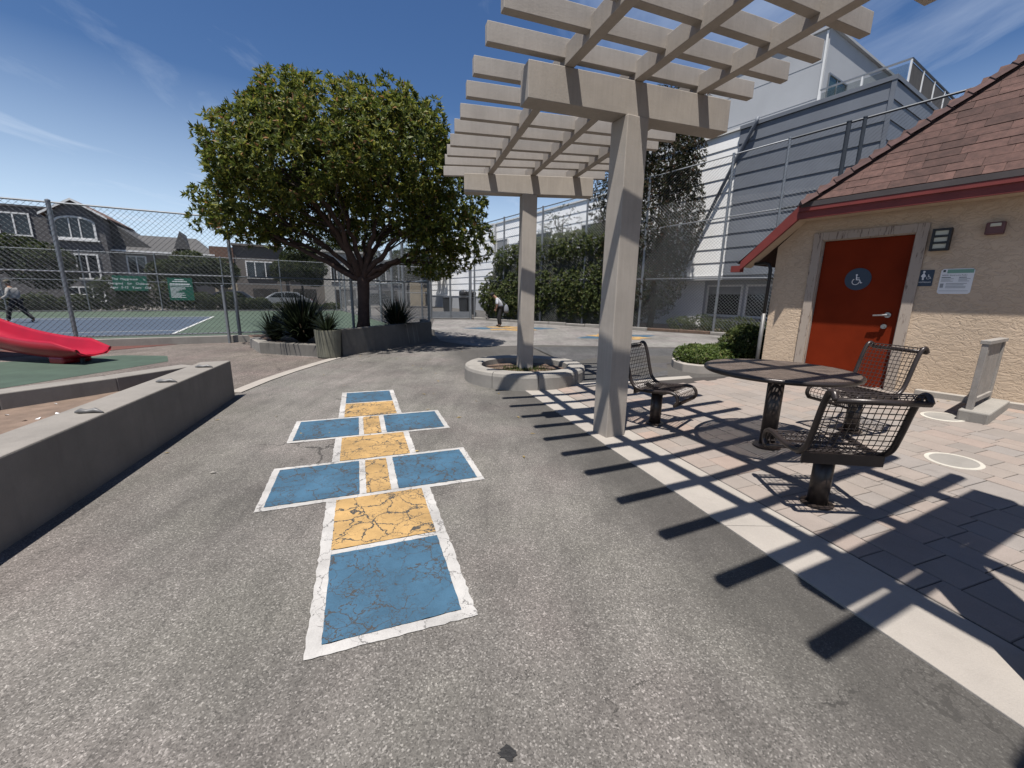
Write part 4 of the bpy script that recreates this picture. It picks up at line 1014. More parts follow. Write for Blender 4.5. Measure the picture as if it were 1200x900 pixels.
def fence(label, o, d, L, ztop, posts_, rails, mat=M['galv'], wmat=M['wire'], pr=.04, rr=.022, z0=.0, step=.065, wr=.0022, group=None, name='chain_link_fence', split=0):
    o, d = Vector(o), Vector(d).normalized(); zt = ztop if callable(ztop) else (lambda a: ztop)
    t = thing(name, label, 'fence', (o.x, o.y, z0), group)
    for p in posts_:
        a = p[0] if isinstance(p, tuple) else p; pm_ = p[1] if isinstance(p, tuple) else mat; pq = p[2] if isinstance(p, tuple) else pr
        q = o + d * a; mb = MB(); mb.tube([q + V(0, 0, z0 - .05), q + V(0, 0, zt(a) + .02)], pq, 10); mb.lathe([(pq * 1.15, 0), (pq * 1.1, .03), (0, .055)], q + V(0, 0, zt(a) + .02), 10); mb.build('post', pm_, t)
    n = V(d.y, -d.x, 0)
    for zr in rails:
        f = zr if callable(zr) else (lambda a, zr=zr: zr)
        for a0, a1, mm_ in ((0, L, mat),) if not split else ((0, split, mat), (split, L, M['dark_steel'])):
            MB().tube([o + d * a0 + V(0, 0, f(a0)), o + d * a1 + V(0, 0, f(a1))], rr if mm_ is mat else rr * 1.5, 8).build('rail', mm_, t)
    w = MB(); o2 = o + n * (pr * .9); chainlink(w, o2, d, L, z0 + .03, lambda a: zt(min(max(a, 0), L)) - .01, step, wr); w.build('wire_mesh', wmat, t)
    return t
FU, FV = V(.866, .5, 0), V(-.5, .866, 0)
def Q(u, v, z=0): return FU * u + FV * v + V(0, 0, z)
kb = MB(); kb.prism(quadp(Q(-16, 14.08), Q(4.9, 14.08), Q(4.9, 14.34), Q(-16, 14.34)), -.05, .20); kk = kb.build('court_kerb', M['kerb'], bevel=.01)
tag(kk, 'long low concrete kerb under the near tennis court fence', 'kerb')
fence('tall galvanised chain link fence on a kerb between play area and tennis court', Q(-15, 14.2), FU, 19.75, 3.40, [2.6, 6.6, 10.66, 14.07, 17.2, 19.75], [3.40, 1.84, .27], z0=.2, pr=.045, step=.083, wr=.0038)
fence('chain link fence running back along the side of the tennis court', Q(4.75, 14.2), FV, 22, 3.45, [3.2, 5.06, 7.5, 10.5, 13.5, 16.5, 19.5, 22], [3.45, 1.9, .08], pr=.06, z0=.02, step=.10, wr=.0036)
fence('far chain link fence of the tennis court carrying the green signs', Q(-26, 36.3), FU, 30.7, 3.75, [1.6, 5.2, 8.8, 12.2, 15.8, 19.4, 23.0, 26.6, 30.4], [3.72, 1.95, .06], pr=.035, step=.11, wr=.0042)
sp = V(-8.0, 11.5, 0); stp = thing('steel_post', 'short lone steel post standing before the court kerb', 'post', sp); MB().tube([sp + V(0, 0, -.05), sp + V(0, 0, 1.56)], .04, 12).build('shaft', M['galv'], stp); MB().lathe([(.045, 0), (.042, .03), (0, .045)], sp + V(0, 0, 1.56), 12).build('cap', M['galv'], stp)
RFo, RFd = V(-2.4, 25, 0), V(.8, -.6, 0); rzt = lambda a: 5.3 + .112 * a
dk = M['dark_steel']
fence('very tall chain link fence in front of the ivy hedge and white siding building', RFo, RFd, 20.5, rzt, [.1, 2.3, 4.8, 7.3, 10.2, 13.35, 15.1, (16.7, dk, .07), (17.1, dk, .06), (20.4, dk, .06)],
      [rzt, lambda a: 2.25, lambda a: 3.6 + .072 * a, .08], pr=.05, rr=.026, step=.09, wr=.0040, split=15.1)
MB()
kb = MB(); n_ = V(-.6, -.8, 0); rk = random.Random(8)
fk = thing('fence_kerb', 'broken low kerb of pale blocks along the foot of the tall fence', 'kerb', RFo)
a = .2
while a < 20:
    l = rk.uniform(.9, 1.6); p = RFo + RFd * a + n_ * .12; q = RFo + RFd * (a + l - .03) + n_ * .12
    MB().bar(p + V(0, 0, .05), q + V(0, 0, .05), .16, .14 + rk.uniform(-.03, .02)).build('kerb_block', M['kerb'] if rk.random() < .65 else M['soil'], fk, bevel=.02); a += l
structure('planting_strip', MB().sheet(quadp(RFo + RFd * -.5, RFo + RFd * 21, RFo + RFd * 21 - n_ * 3.4, RFo - n_ * 6), .02), M['soil'])
# gate with two leaves
gp = [V(-4.85, 24.3, 0), V(-3.72, 24.62, 0), V(-2.55, 24.95, 0)]
gt = thing('double_gate', 'double chain link gate with solid kick plates before the white siding building', 'gate', gp[1])
for i in (0, 2): MB().tube([gp[i], gp[i] + V(0, 0, 3.0)], .06, 10).build('post', M['galv'], gt)
gd = (gp[2] - gp[0]).normalized()
for i, (a, b_) in enumerate(((gp[0] + gd * .09, gp[1] - gd * .03), (gp[1] + gd * .03, gp[2] - gd * .09))):
    lf = MB(); lf.tube([a + V(0, 0, .08), b_ + V(0, 0, .08), b_ + V(0, 0, 2.88), a + V(0, 0, 2.88)], .03, 8, closed=True); lf.bar(a + V(0, 0, 1.35), b_ + V(0, 0, 1.35), .03, .03)
    leaf = lf.build('leaf', M['galv'], gt)
    MB().bar(a + V(0, 0, .27), b_ + V(0, 0, .27), .012, .36).build('kick_plate', M['galv'], leaf)
    w = MB(); chainlink(w, a, gd, (b_ - a).length, .1, lambda q: 2.86, .095, .0036); w.build('wire_mesh', M['wire'], leaf)
fence('short chain link panel beside the double gate', V(-6.6, 23.8, 0), gd, 1.7, 2.95, [.1, 1.35], [2.95, 1.5, .1], pr=.05, step=.085)
for i, (x, y, lab) in enumerate(((-4.45, 28.2, 'black wheeled bin by itself behind the gate'), (-3.35, 28.0, 'black wheeled bin with bag on its lid behind the gate'), (-2.85, 28.3, 'black wheeled bin with bag on its lid behind the gate'))):
    t = thing('wheeled_bin', lab, 'bin', (x, y, 0), 'bins behind the gate')
    b = MB(); b.add([V(x, y, 0) + V(sx * (.24 + .05 * k), sy * (.24 + .06 * k), .12 + 1.08 * k) for k in (0, 1) for sx, sy in ((-1, -1), (1, -1), (1, 1), (-1, 1))], [(0, 1, 5, 4), (1, 2, 6, 5), (2, 3, 7, 6), (3, 0, 4, 7), (0, 3, 2, 1)]); b.build('body', M['bin'], t, bevel=.03)
    MB().bar(V(x, y - .33, 1.23), V(x, y + .33, 1.28), .62, .06).build('lid', M['bin'], t, bevel=.02)
    for sx in (-1, 1): MB().tube([V(x + sx * .25, y + .2, .13), V(x + sx * .31, y + .2, .13)], .13, 14).build('wheel', M['tyre'], t)
    if i: 
        P, N2 = crown_points([(x, y, 1.5, .3, .28, .25)], 10, i); 
        bm_ = bmesh.new(); bmesh.ops.create_icosphere(bm_, subdivisions=3, radius=1)
        rb = random.Random(i)
        for q in bm_.verts: k = 1 + .16 * math.sin(q.co.x * 7 + i) * math.cos(q.co.y * 6) + rb.uniform(-.04, .04); q.co = V(q.co.x * .3 * k, q.co.y * .28 * k, q.co.z * .24 * k)
        me = bpy.data.meshes.new('rubbish_bag'); bm_.to_mesh(me); bm_.free(); me.materials.append(M['black']); o = link(bpy.data.objects.new('rubbish_bag', me)); o.location = (x, y, 1.50)
        tag(o, 'black rubbish bag lying on a closed bin lid', 'bag', 'bags on the bins')

# ------------------------------------------------------------------ white siding building behind the tall fence, its shaded part coloured grey
# frame: a runs to the viewer's right along the facade (a = -s)
FS = Frame((9.98, 19.3, 0), (.5407, -.8412, 0))
sb = thing('siding_building', 'long white lap siding building with roof deck, its shaded part coloured blue grey', 'building', FS.P(0, 0, 0))
def siding(a0, a1, z0, z1, off, mat, step=.61, seg=5.2, fr=FS, parent=sb, lap=.035):
    z = z0; i = 0; r = random.Random(int(a0 * 10) + 77)
    while z < z1 - .05:
        zt = min(z + step, z1); a = a0 - (r.random() * seg if seg < (a1 - a0) else 0)
        while a < a1:
            b0, b1 = max(a, a0), min(a + seg, a1)
            if b1 - b0 > .05:
                m_ = MB(); p = lambda q, zz, o: fr.P(q, zz, off + o)
                m_.add([p(b0, z, 0), p(b1 - .004, z, 0), p(b1 - .004, z, lap), p(b0, z, lap), p(b0, zt - .002, 0), p(b1 - .004, zt - .002, 0), p(b1 - .004, zt - .002, .006), p(b0, zt - .002, .006)],
                       [(0, 1, 2, 3), (3, 2, 6, 7), (4, 7, 6, 5), (0, 3, 7, 4), (1, 5, 6, 2), (0, 4, 5, 1)])
                m_.build('siding_board', mat, parent)
            a += seg
        z = zt; i += 1
core = MB()
FS.rect(core, -5.2, -.36, 0, 8.55, -8, -.6); FS.rect(core, -.355, 4.7, 0, 8.55, -6, -.6)
FS.rect(core, -21.3, -5.21, 0, 7.3, -8, -.02); FS.rect(core, -36, -21.31, 0, 7.3, -8, .20)
FS.rect(core, -5.2, -.36, 2.45, 8.55, -.599, -.01); FS.rect(core, -.355, 4.7, 2.45, 8.55, -.599, .10)
core.build('wall_core', M['pale_render'], sb)
siding(-5.2, -.36, 2.5, 8.6, 0, M['siding_white'])
siding(-21.3, -5.21, 1.3, 7.4, 0, M['siding_white'])
siding(-36, -21.31, 1.3, 7.35, .22, M['siding_white'])
siding(-.355, 4.74, 2.5, 8.55, .12, M['siding_shade_grey'])  # shaded stretch of the white wall, painted as darker boards standing proud
t_ = MB()
FS.rect(t_, -.36, 4.80, 8.56, 8.70, -.5, .19); t_.build('added_wing_cap', M['siding_shade_grey'], sb)
t_ = MB(); FS.rect(t_, -5.2, -.37, 8.61, 8.70, -.5, .09); FS.rect(t_, -21.3, -5.22, 7.41, 7.5, -.5, .08); FS.rect(t_, -36.1, -21.32, 7.36, 7.46, -.5, .31); t_.build('roof_edge', M['white_trim'], sb)
t_ = MB(); FS.rect(t_, 4.66, 4.79, 2.5, 8.555, .125, .175); t_.build('corner_trim', M['siding_shade_grey'], sb)  # corner of the wing added for the shaded part
t_ = MB(); FS.rect(t_, -21.37, -21.25, 1.3, 7.35, .226, .28); t_.build('corner_trim', M['white_trim'], sb)
FS2 = Frame(FS.P(4.76, 0, .12), -FS.n)                     # return wall of the wing added for the shaded part
siding(0, 8, 2.5, 8.55, 0, M['siding_shade_grey'], fr=FS2)
t_ = MB(); FS2.rect(t_, .06, 8, 8.56, 8.69, -.3, .05); t_.build('added_wing_cap', M['siding_shade_grey'], sb)
t_ = MB(); FS.rect(t_, -36, 4.75, 2.30, 2.49, -.55, .10); t_.build('floor_band', M['pale_render'], sb)
# ground-floor glazing, set back
def window(fr, parent, a0, a1, z0, z1, off, fw=.07, mullions=(), bars=(), frame=None, glass=None, blind=0, name='window', proud=.05):
    frame = frame or M['white_trim']; glass = glass or M['glass']; m_ = MB()
    fr.rect(m_, a0, a0 + fw, z0, z1, off, off + proud); fr.rect(m_, a1 - fw, a1, z0, z1, off, off + proud); fr.rect(m_, a0 + fw + .0005, a1 - fw - .0005, z0, z0 + fw, off, off + proud - .002); fr.rect(m_, a0 + fw + .0005, a1 - fw - .0005, z1 - fw, z1, off, off + proud - .002)
    for a in mullions: fr.rect(m_, a - fw * .4, a + fw * .4, z0 + fw, z1 - fw, off, off + proud - .01)
    for z in bars: fr.rect(m_, a0 + fw, a1 - fw, z - fw * .35, z + fw * .35, off, off + proud - .012)
    w = m_.build(name, frame, parent)
    g_ = MB(); fr.rect(g_, a0 + fw * .5, a1 - fw * .5, z0 + fw * .5, z1 - fw * .5, off + .001, off + .012); g_.build('pane', glass, w)
    if blind:
        g_ = MB(); fr.rect(g_, a0 + fw, a1 - fw, z1 - fw - blind, z1 - fw, off + .0125, off + .016); g_.build('blind', M['shade_blind'], w)
    return w
siding(-5.2, -1.55, .05, 2.28, -.40, M['siding_white'], .45)
t_ = MB(); FS.rect(t_, -1.54, 4.7, 0, .58, -.6, -.38); t_.build('plinth', M['siding_shade_grey'], sb)
for a0, a1 in ((-1.5, .28), (.42, 2.05), (2.2, 4.0)): window(FS, sb, a0, a1, .6, 2.1, -.58, .09, blind=.35)
window(FS, sb, -21.15, -19.3, 3.5, 6.1, .06, .09, bars=(4.4, 5.2), blind=.7)
window(FS, sb, -15.5, -13.4, 3.5, 6.0, .06, .09, bars=(4.7,))
window(FS, sb, -10.4, -8.6, 3.5, 6.0, .06, .09, bars=(4.7,))
shd = MB(); shd.tube([FS.P(.42, 8.78, .30), FS.P(.40, 8.62, .33), FS.P(.25, 8.40, .28), FS.P(-.4, 7.4, .16), FS.P(-2.5, 3.0, .16)], .075, 10); shd.build('shadow_tube', M['siding_shade_grey'], sb, smooth=True)  # slanted shadow line on the siding, put in as a grey tube
# pale upper storey
FP_ = Frame(FS.P(1.25, 0, -2.9), FS.x)
t_ = MB(); FP_.rect(t_, -9.5, 0, 8.5, 12.55, -7, 0); t_.build('upper_storey', M['pale_render'], sb)
t_ = MB(); FP_.rect(t_, -9.6, .12, 12.56, 12.66, -7.1, .10); t_.build('upper_roof_edge', M['pale_render'], sb)
for z in (10.0, 11.4):
    t_ = MB(); FP_.rect(t_, -9.5, -.14, z, z + .02, .001, .012); t_.build('panel_joint', M['pale_render'], sb)
t_ = MB(); FP_.rect(t_, -.13, -.06, 8.5, 12.5, .001, .05); t_.build('gutter_pipe', M['white_trim'], sb)
FPs = Frame(FP_.P(.001, 0, 0), -FS.n)
window(FPs, sb, .35, 2.2, 8.9, 11.0, .001, .06, mullions=(1.2,), frame=M['galv'], glass=M['glass_green'])
# roof deck railing
rail_pts = [FS.P(1.9, 0, -1.3), FS.P(4.62, 0, -1.3), FS.P(4.62, 0, -6.6)]
dk_r = thing('deck_railing', 'metal and glass railing around the roof deck over the shade-coloured part of the siding', 'railing', FS.P(4.62, 8.6, -1.3))
for a, b_ in zip(rail_pts, rail_pts[1:]):
    MB().bar(a + V(0, 0, 9.62), b_ + V(0, 0, 9.62), .06, .05).build('top_rail', M['galv'] if a is rail_pts[0] else M['dark_steel'], dk_r)
    n = max(2, int((b_ - a).length / 1.3))
    for i in range(n + 1):
        if a is not rail_pts[0] and i == 0: continue
        p = a.lerp(b_, i / n); MB().bar(p + V(0, 0, 8.6), p + V(0, 0, 9.594), .05, .05, up=FS.x).build('baluster', M['white_trim'], dk_r)
    if a is not rail_pts[0]:
        for i in range(n):
            p, q = a.lerp(b_, (i + .05) / n), a.lerp(b_, (i + .95) / n); MB().bar(p + V(0, 0, 9.1), q + V(0, 0, 9.1), .012, .85).build('screen', simple('brown_screen', (.10, .085, .07), .7) if i == 0 else bpy.data.materials['brown_screen'], dk_r)
    else:
        g_ = NT('clear_glass'); g_.col((.9, .95, .95)); g_.b.inputs['Transmission Weight'].default_value = .97; g_.set(.02, 0, .4); g_.b.inputs['IOR'].default_value = 1.02
        for i in range(n):
            p, q = a.lerp(b_, (i + .04) / n), a.lerp(b_, (i + .96) / n); MB().bar(p + V(0, 0, 9.1), q + V(0, 0, 9.1), .010, .8).build('glass_panel', g_.m, dk_r)

# ------------------------------------------------------------------ hedge and trees behind the tall fence
def rfp(t, off, z): p = RFo + RFd * t - n_ * off; return (p.x, p.y, z)
def rlobe(t, off, z, rt, ro, rz): return (*rfp(t, off, z), (rt * .8 + ro * .6), (rt * .6 + ro * .8), rz)
hed = [rlobe(t, .75, 1.2 + .08 * t, .95, .62, 1.4 + .05 * t) for t in np.arange(1.4, 9.4, .85)] + [rlobe(t, .8, 3.0 + .12 * t, .9, .6, .9) for t in np.arange(2.4, 9.4, .9)]
bush('ivy_hedge', 'tall green ivy hedge growing along the inside of the tall fence', hed + [rlobe(t, .75, 1.3, .9, .35, 1.5) for t in np.arange(1.4, 9.4, .8)], 25000, .115, .066, M['leaf_hedge'], 51, 'hedge', per=6, lump=.2)
ev = [rlobe(8.9, 1.5, 3.0, 1.5, 1.0, 2.8), rlobe(9.8, 1.5, 5.2, 1.7, 1.0, 2.6), rlobe(10.3, 1.45, 7.4, 1.45, 1.0, 2.0), rlobe(10.6, 1.4, 9.0, 1.0, .85, 1.4), rlobe(8.5, 1.5, 6.0, 1.2, .9, 1.6), rlobe(10.9, 1.4, 4.9, .8, .8, 2.2), rlobe(10.1, 1.3, 2.0, 1.2, .8, 1.6), rlobe(9.1, 1.3, 7.8, 1.0, .8, 1.2)]
et = thing('evergreen_tree', 'tall dark reddish evergreen tree rising behind the fence against the siding', 'tree', rfp(10.2, 1.5, 0))
P, Nn = crown_points(ev, 16000, 61, inner=.5, lump=.3); v_, f_ = leaf_mesh('crown', P, Nn, .11, .045, 6, 62); tri_object('crown', v_, f_, M['leaf_dark'], et)
b = MB(); limb(b, rfp(10.2, 1.5, 0), rfp(10.7, 1.5, 8.5), .16, .04, .02, 5, 8)
for i in range(8): limb(b, rfp(10.2 + .05 * i, 1.5, 1.5 + .8 * i), ev[i][:3], .05, .015, .05, i)
b.build('trunk', M['bark_dark'], et, smooth=True)
st = thing('bare_tree', 'thin grey-green young tree showing above the ivy hedge', 'tree', rfp(4.6, 2.2, 0))
P, Nn = crown_points([rlobe(4.6, 2.2, 4.9, .9, .6, 1.3), rlobe(5.2, 2.2, 4.2, .8, .6, .9), rlobe(3.9, 2.2, 4.4, .7, .5, 1.0)], 900, 71, inner=.2, lump=.4); v_, f_ = leaf_mesh('crown', P, Nn, .09, .035, 5, 72); tri_object('crown', v_, f_, M['leaf_far'], st)
b = MB(); limb(b, rfp(4.6, 2.2, 0), rfp(4.7, 2.2, 5.6), .07, .015, .02, 3); rb_ = random.Random(4)
for i in range(16): limb(b, rfp(4.6, 2.2, 2.5 + .18 * i), rfp(4.6 + rb_.uniform(-1, 1), 2.2, 4.2 + .14 * i), .02, .004, .05, i)
b.build('trunk', M['bark_dark'], st)
rb_ = random.Random(9)
for i, (t0, o0) in enumerate(((11.9, .7), (12.6, .9), (13.4, .6), (14.2, .8), (15.0, .6))):
    bush('fence_shrub', 'small scruffy green shrub at the foot of the tall fence below the ground-floor windows', [rlobe(t0, o0, .3, .5, .35, .3 + .12 * (i % 2))], 420, .08, .028, M['leaf_hedge'], 80 + i, group='shrubs along the tall fence', stem=False)

# ------------------------------------------------------------------ tennis court
structure('court', MB().sheet(quadp(Q(-60, 14.35), Q(4.7, 14.35), Q(4.7, 36.2), Q(-60, 36.2)), .016), M['court_green'])
structure('court_play_area', MB().sheet(quadp(Q(-30, 17.4), Q(-3.0, 17.4), Q(-3.0, 28.4), Q(-30, 28.4)), .020), M['court_blue'])
cl = MB()
for q in ((-3.05, -2.95, 17.4, 28.4), (-30, -3.06, 17.35, 17.45), (-30, -3.06, 28.35, 28.45), (-30, -3.06, 27.0, 27.07), (-30, -3.06, 18.8, 18.87), (-10.2, -10.12, 18.88, 26.99)):
    cl.sheet(quadp(Q(q[0], q[2]), Q(q[1], q[2]), Q(q[1], q[3]), Q(q[0], q[3])), .024)
structure('court_lines', cl, M['court_line'])

def sign(label, u0, u1, z0, z1, lines):
    fr = Frame(Q(0, 36.22), FU); t = thing('green_sign', label, 'sign', fr.P((u0 + u1) / 2, z0, 0))
    b = MB(); fr.rect(b, u0, u1, z0, z1, 0, .02); b.build('board', M['sign_green'], t)
    for txt, a, z, s in lines:
        words = txt.split(); x_ = a - len(txt) * s * .27
        for w_ in words: text_mesh('lettering', w_, s, M['sign_white'], t, fr.P(x_, z, .023), fr.x, fr.z, .002, 'LEFT'); x_ += (len(w_) + 1) * s * .54
    return fr, t
sign('wide green notice with three lines of white lettering on the far court fence', -8.85, -7.15, 1.35, 2.3, [('The Playground is', -8.0, 2.08, .19), ('Designed for Children', -8.0, 1.80, .19), ('Ages 5-12 Years Old', -8.0, 1.55, .20)])
fr, t = sign('square green notice full of small white lines on the far court fence', -6.1, -4.75, .75, 2.25, [])
b = MB(); rt = random.Random(6)
fr.rect(b, -5.7, -5.2, 2.1, 2.15, .021, .025); fr.rect(b, -5.85, -5.05, 1.98, 2.03, .021, .025); fr.rect(b, -6.0, -4.9, 1.80, 1.87, .021, .025); fr.rect(b, -6.0, -4.83, 1.70, 1.73, .021, .025)
for i in range(10): fr.rect(b, -6.0, -6.0 + rt.uniform(.3, .95), 1.58 - i * .072, 1.61 - i * .072, .021, .025)
b.build('small_print', M['sign_white'], t)

# ------------------------------------------------------------------ houses across the street
def hbox(mb, u0, u1, v0, v1, z0, z1): return mb.prism(quadp(Q(u0, v0), Q(u1, v0), Q(u1, v1), Q(u0, v1)), z0, z1)
HF = lambda v: Frame(Q(0, v), FU)
st_c = {k: simple(k, c, .85, .1, .8, .15, 30) for k, c in dict(charcoal_stucco=(.135, .128, .13), taupe_stucco=(.24, .215, .195), brown_stucco=(.19, .165, .145), cream_stucco=(.50, .42, .30), pale_stucco=(.52, .50, .46), grey_stucco=(.26, .26, .27), slate_roof=(.10, .098, .098), tile_roof=(.19, .11, .08), garage_dark=(.045, .042, .04)).items()}
def gable(parent, u0, u1, v0, v1, ze, zp, mat, wmat, over=.35, name='roof'):
    um = (u0 + u1) / 2; b = MB(); k = (zp - ze) / (um - u0)
    for s in (0, 1):
        e, za = (u0 - over, ze - k * over) if s == 0 else (u1 + over, ze - k * over)
        P = [Q(e, v0 - over, za), Q(um, v0 - over, zp), Q(um, v1, zp), Q(e, v1, za)]
        b.add([p + V(0, 0, .04) for p in P] + [p + V(0, 0, .16) for p in P], [(3, 2, 1, 0), (4, 5, 6, 7), (0, 1, 5, 4), (1, 2, 6, 5), (2, 3, 7, 6), (3, 0, 4, 7)])
    rf = b.build(name, mat, parent)
    w = MB(); HF(v0).ext(w, [(u0, ze), (u1, ze), (um, zp)], -.3, 0); w.build('gable_wall', wmat, parent)
    t_ = MB(); fr = HF(v0 - over)
    fr.ext(t_, [(u0 - over, ze - k * over), (um, zp), (um, zp + .17), (u0 - over, ze - k * over + .17)], 0, .04); fr.ext(t_, [(u1 + over, ze - k * over), (u1 + over, ze - k * over + .17), (um, zp + .17), (um, zp)], 0, .04)
    t_.build('barge_board', M['white_trim'], rf); return rf
def house(name, label, u0, u1, v0, z1, wmat, depth=9):
    t = thing(name, label, 'house', Q((u0 + u1) / 2, v0, 0)); b = MB(); hbox(b, u0, u1, v0, v0 + depth, -.3, z1); b.build('wall', wmat, t); return t
VH = 50.0; S_ = st_c
h1 = house('town_house', 'charcoal stucco house with white framed arched window under a low gable', -22.5, -15.3, VH, 7.75, S_['charcoal_stucco'])
b = MB(); hbox(b, -22.6, -15.25, VH - .15, VH + 9, 7.76, 7.9); b.build('parapet', S_['charcoal_stucco'], h1)
b = MB(); hbox(b, -15.29, -11.9, VH - .9, VH + 9, -.3, 7.35); b.build('bay', S_['charcoal_stucco'], h1)
gable(h1, -15.29, -11.9, VH - .9, VH + 7, 7.36, 8.45, S_['tile_roof'], S_['charcoal_stucco'])
window(HF(VH), h1, -18.4, -16.5, 5.5, 7.3, .005, .11, mullions=(-17.45,), proud=.12)
fr = HF(VH - .9)
aw = [(-14.9 + .0, 5.5), (-12.5, 5.5), (-12.5, 6.7)] + [(-13.7 + 1.2 * math.cos(R(a)), 6.7 + .5 * math.sin(R(a))) for a in range(15, 166, 15)] + [(-14.9, 6.7)]
b = MB(); fr.strip(b, aw, .14, .005, .12, closed=True); fr.rect(b, -14.05, -13.97, 5.55, 7.1, .005, .1); fr.rect(b, -13.43, -13.35, 5.55, 7.1, .005, .1); aw_ = b.build('arched_window', M['white_trim'], h1)
b = MB(); fr.ext(b, aw, .002, .02); b.build('pane', M['glass'], aw_)
b = MB(); fr.rect(b, -15.1, -12.3, 5.3, 5.42, .005, .2); b.build('sill', M['white_trim'], h1)
window(fr, h1, -14.1, -12.6, 2.2, 4.3, .005, .12, mullions=(-13.35,), proud=.12)
window(fr, h1, -15.0, -12.6, .3, 1.6, .005, .10, mullions=(-14.2, -13.4), bars=(.95,), proud=.1, name='garage_window')
b = MB(); hbox(b, -11.89, -9.2, VH + 1, VH + 9, -.3, 5.0); b.build('side_wall', S_['charcoal_stucco'], h1)
b = MB(); b.add([Q(-11.89, VH + .6, 7.3), Q(-9.0, VH + .6, 5.0), Q(-9.0, VH + 9, 5.0), Q(-11.89, VH + 9, 7.3), Q(-11.89, VH + .6, 4.9)], [(0, 1, 2, 3), (0, 4, 1)]); b.build('lean_roof', S_['slate_roof'], h1)
h2 = house('town_house', 'taupe house with wide grey hip roof and narrow white window', -9.1, -4.9, VH + .6, 4.75, S_['taupe_stucco'])
b = MB(); hbox(b, -11.85, -9.11, VH + .3, VH + .99, -.3, 4.74); b.build('front_bay', S_['taupe_stucco'], h2)
b = MB(); P = [Q(-12.3, VH - .2, 4.8), Q(-4.5, VH - .2, 4.8), Q(-4.5, VH + 9, 4.8), Q(-12.3, VH + 9, 4.8), Q(-10.4, VH + 3.4, 6.5), Q(-6.2, VH + 3.4, 6.5), Q(-6.2, VH + 6, 6.5), Q(-10.4, VH + 6, 6.5)]
b.add(P, [(0, 1, 5, 4), (1, 2, 6, 5), (2, 3, 7, 6), (3, 0, 4, 7), (4, 5, 6, 7), (3, 2, 1, 0)]); b.build('hip_roof', S_['slate_roof'], h2)
b = MB(); hbox(b, -12.3, -4.5, VH - .28, VH - .201, 4.68, 4.82); b.build('gutter', M['white_trim'], h2)
b = MB(); b.add([Q(-7.6, VH + .2, 5.2), Q(-6.4, VH + .2, 5.2), Q(-7.0, VH + .2, 6.8), Q(-7.0, VH + 4, 6.8)], [(0, 1, 2), (1, 3, 2), (0, 2, 3)]); b.build('dormer', S_['slate_roof'], h2)
window(HF(VH + .3), h2, -11.1, -9.7, 2.7, 4.4, .005, .11, mullions=(-10.4,), proud=.1); window(HF(VH + .6), h2, -8.2, -6.8, 2.4, 3.9, .005, .1, mullions=(-7.5,), proud=.1)
h3 = house('town_house', 'brown flat roofed house with white windows over a dark garage', -3.0, 1.3, VH, 5.8, S_['brown_stucco'])
b = MB(); hbox(b, -3.1, 1.4, VH - .25, VH + 9, 5.81, 6.0); b.build('parapet', S_['brown_stucco'], h3)
window(HF(VH), h3, -2.1, .4, 2.7, 4.4, .005, .11, mullions=(-1.3, -.4), proud=.1)
b = MB(); HF(VH).rect(b, -1.7, .5, -.2, 1.7, .004, .03); b.build('garage_door', S_['garage_dark'], h3)
h3b = house('town_house', 'cream stuccoed house with a brown roof band between its neighbours', -4.85, -3.01, VH + .2, 5.2, S_['cream_stucco'])
b = MB(); hbox(b, -4.9, -3.0, VH - .1, VH + .19, 3.8, 5.6); b.build('roof_band', S_['tile_roof'], h3b)
b = MB(); HF(VH + .2).rect(b, -4.6, -3.3, -.2, 1.6, .004, .03); b.build('garage_door', S_['garage_dark'], h3b)
for lab, u0, u1, z1, m_, v0 in (('pale stucco house with tall front windows seen past the trunk', 5.0, 9.4, 5.7, 'pale_stucco', VH), ('grey stucco house with dark garage behind the side fence', 9.41, 14.5, 5.0, 'grey_stucco', VH + .3), ('cream stuccoed house at the end of the row behind the side fence', 14.51, 20.5, 5.4, 'cream_stucco', VH), ('taupe stuccoed house half hidden by the street tree', 1.31, 4.99, 5.2, 'taupe_stucco', VH + .3)):
    hh = house('town_house', lab, u0, u1, v0, z1, S_[m_]); c = (u0 + u1) / 2
    b = MB(); hbox(b, u0 + .002, u1 - .002, v0 - .25, v0 + 9, z1 + .01, z1 + .22); b.build('parapet', S_[m_], hh)
    window(HF(v0), hh, c - 1.5, c - .2, 2.6, 4.2, .005, .1, mullions=(c - .85,), proud=.1); window(HF(v0), hh, c + .3, c + 1.6, 2.6, 4.2, .005, .1, mullions=(c + .95,), proud=.1)
    b = MB(); HF(v0).rect(b, c - 1.2, c + 1.0, -.2, 1.75, .004, .03); b.build('garage_door', S_['garage_dark'], hh)

# street trees, shrubs
def qlobe(u, v, z, ru, rv, rz): p = Q(u, v, z); return (p.x, p.y, p.z, ru * .9 + rv * .1, ru * .4 + rv * .7, rz)
def street_tree(label, lobes, n, mat, seed, ll=.22, lw=.09):
    c = lobes[0]; t = thing('street_tree', label, 'tree', (c[0], c[1], 0), 'trees between the court and the houses'); P, Nn = crown_points(lobes, n, seed, inner=.5, lump=.3)
    v_, f_ = leaf_mesh('crown', P, Nn, ll, lw, 6, seed); tri_object('crown', v_, f_, mat, t)
    b = MB(); limb(b, (c[0], c[1], -.1), (c[0], c[1], c[2]), .14, .06, .02, seed)
    for l in lobes: limb(b, (c[0], c[1], c[2] * .6), l[:3], .06, .02, .05, seed + 1)
    b.build('trunk', M['bark_dark'], t)
street_tree('wide dark tree before the charcoal house', [qlobe(-16.8, 41, 3.4, 2.4, 1.6, 1.4), qlobe(-13.4, 41, 2.9, 1.5, 1.4, 1.3), qlobe(-19.6, 41, 3.2, 1.8, 1.4, 1.5), qlobe(-15, 41.4, 3.7, 1.6, 1.2, 1.1)], 5200, M['leaf_far'], 101)
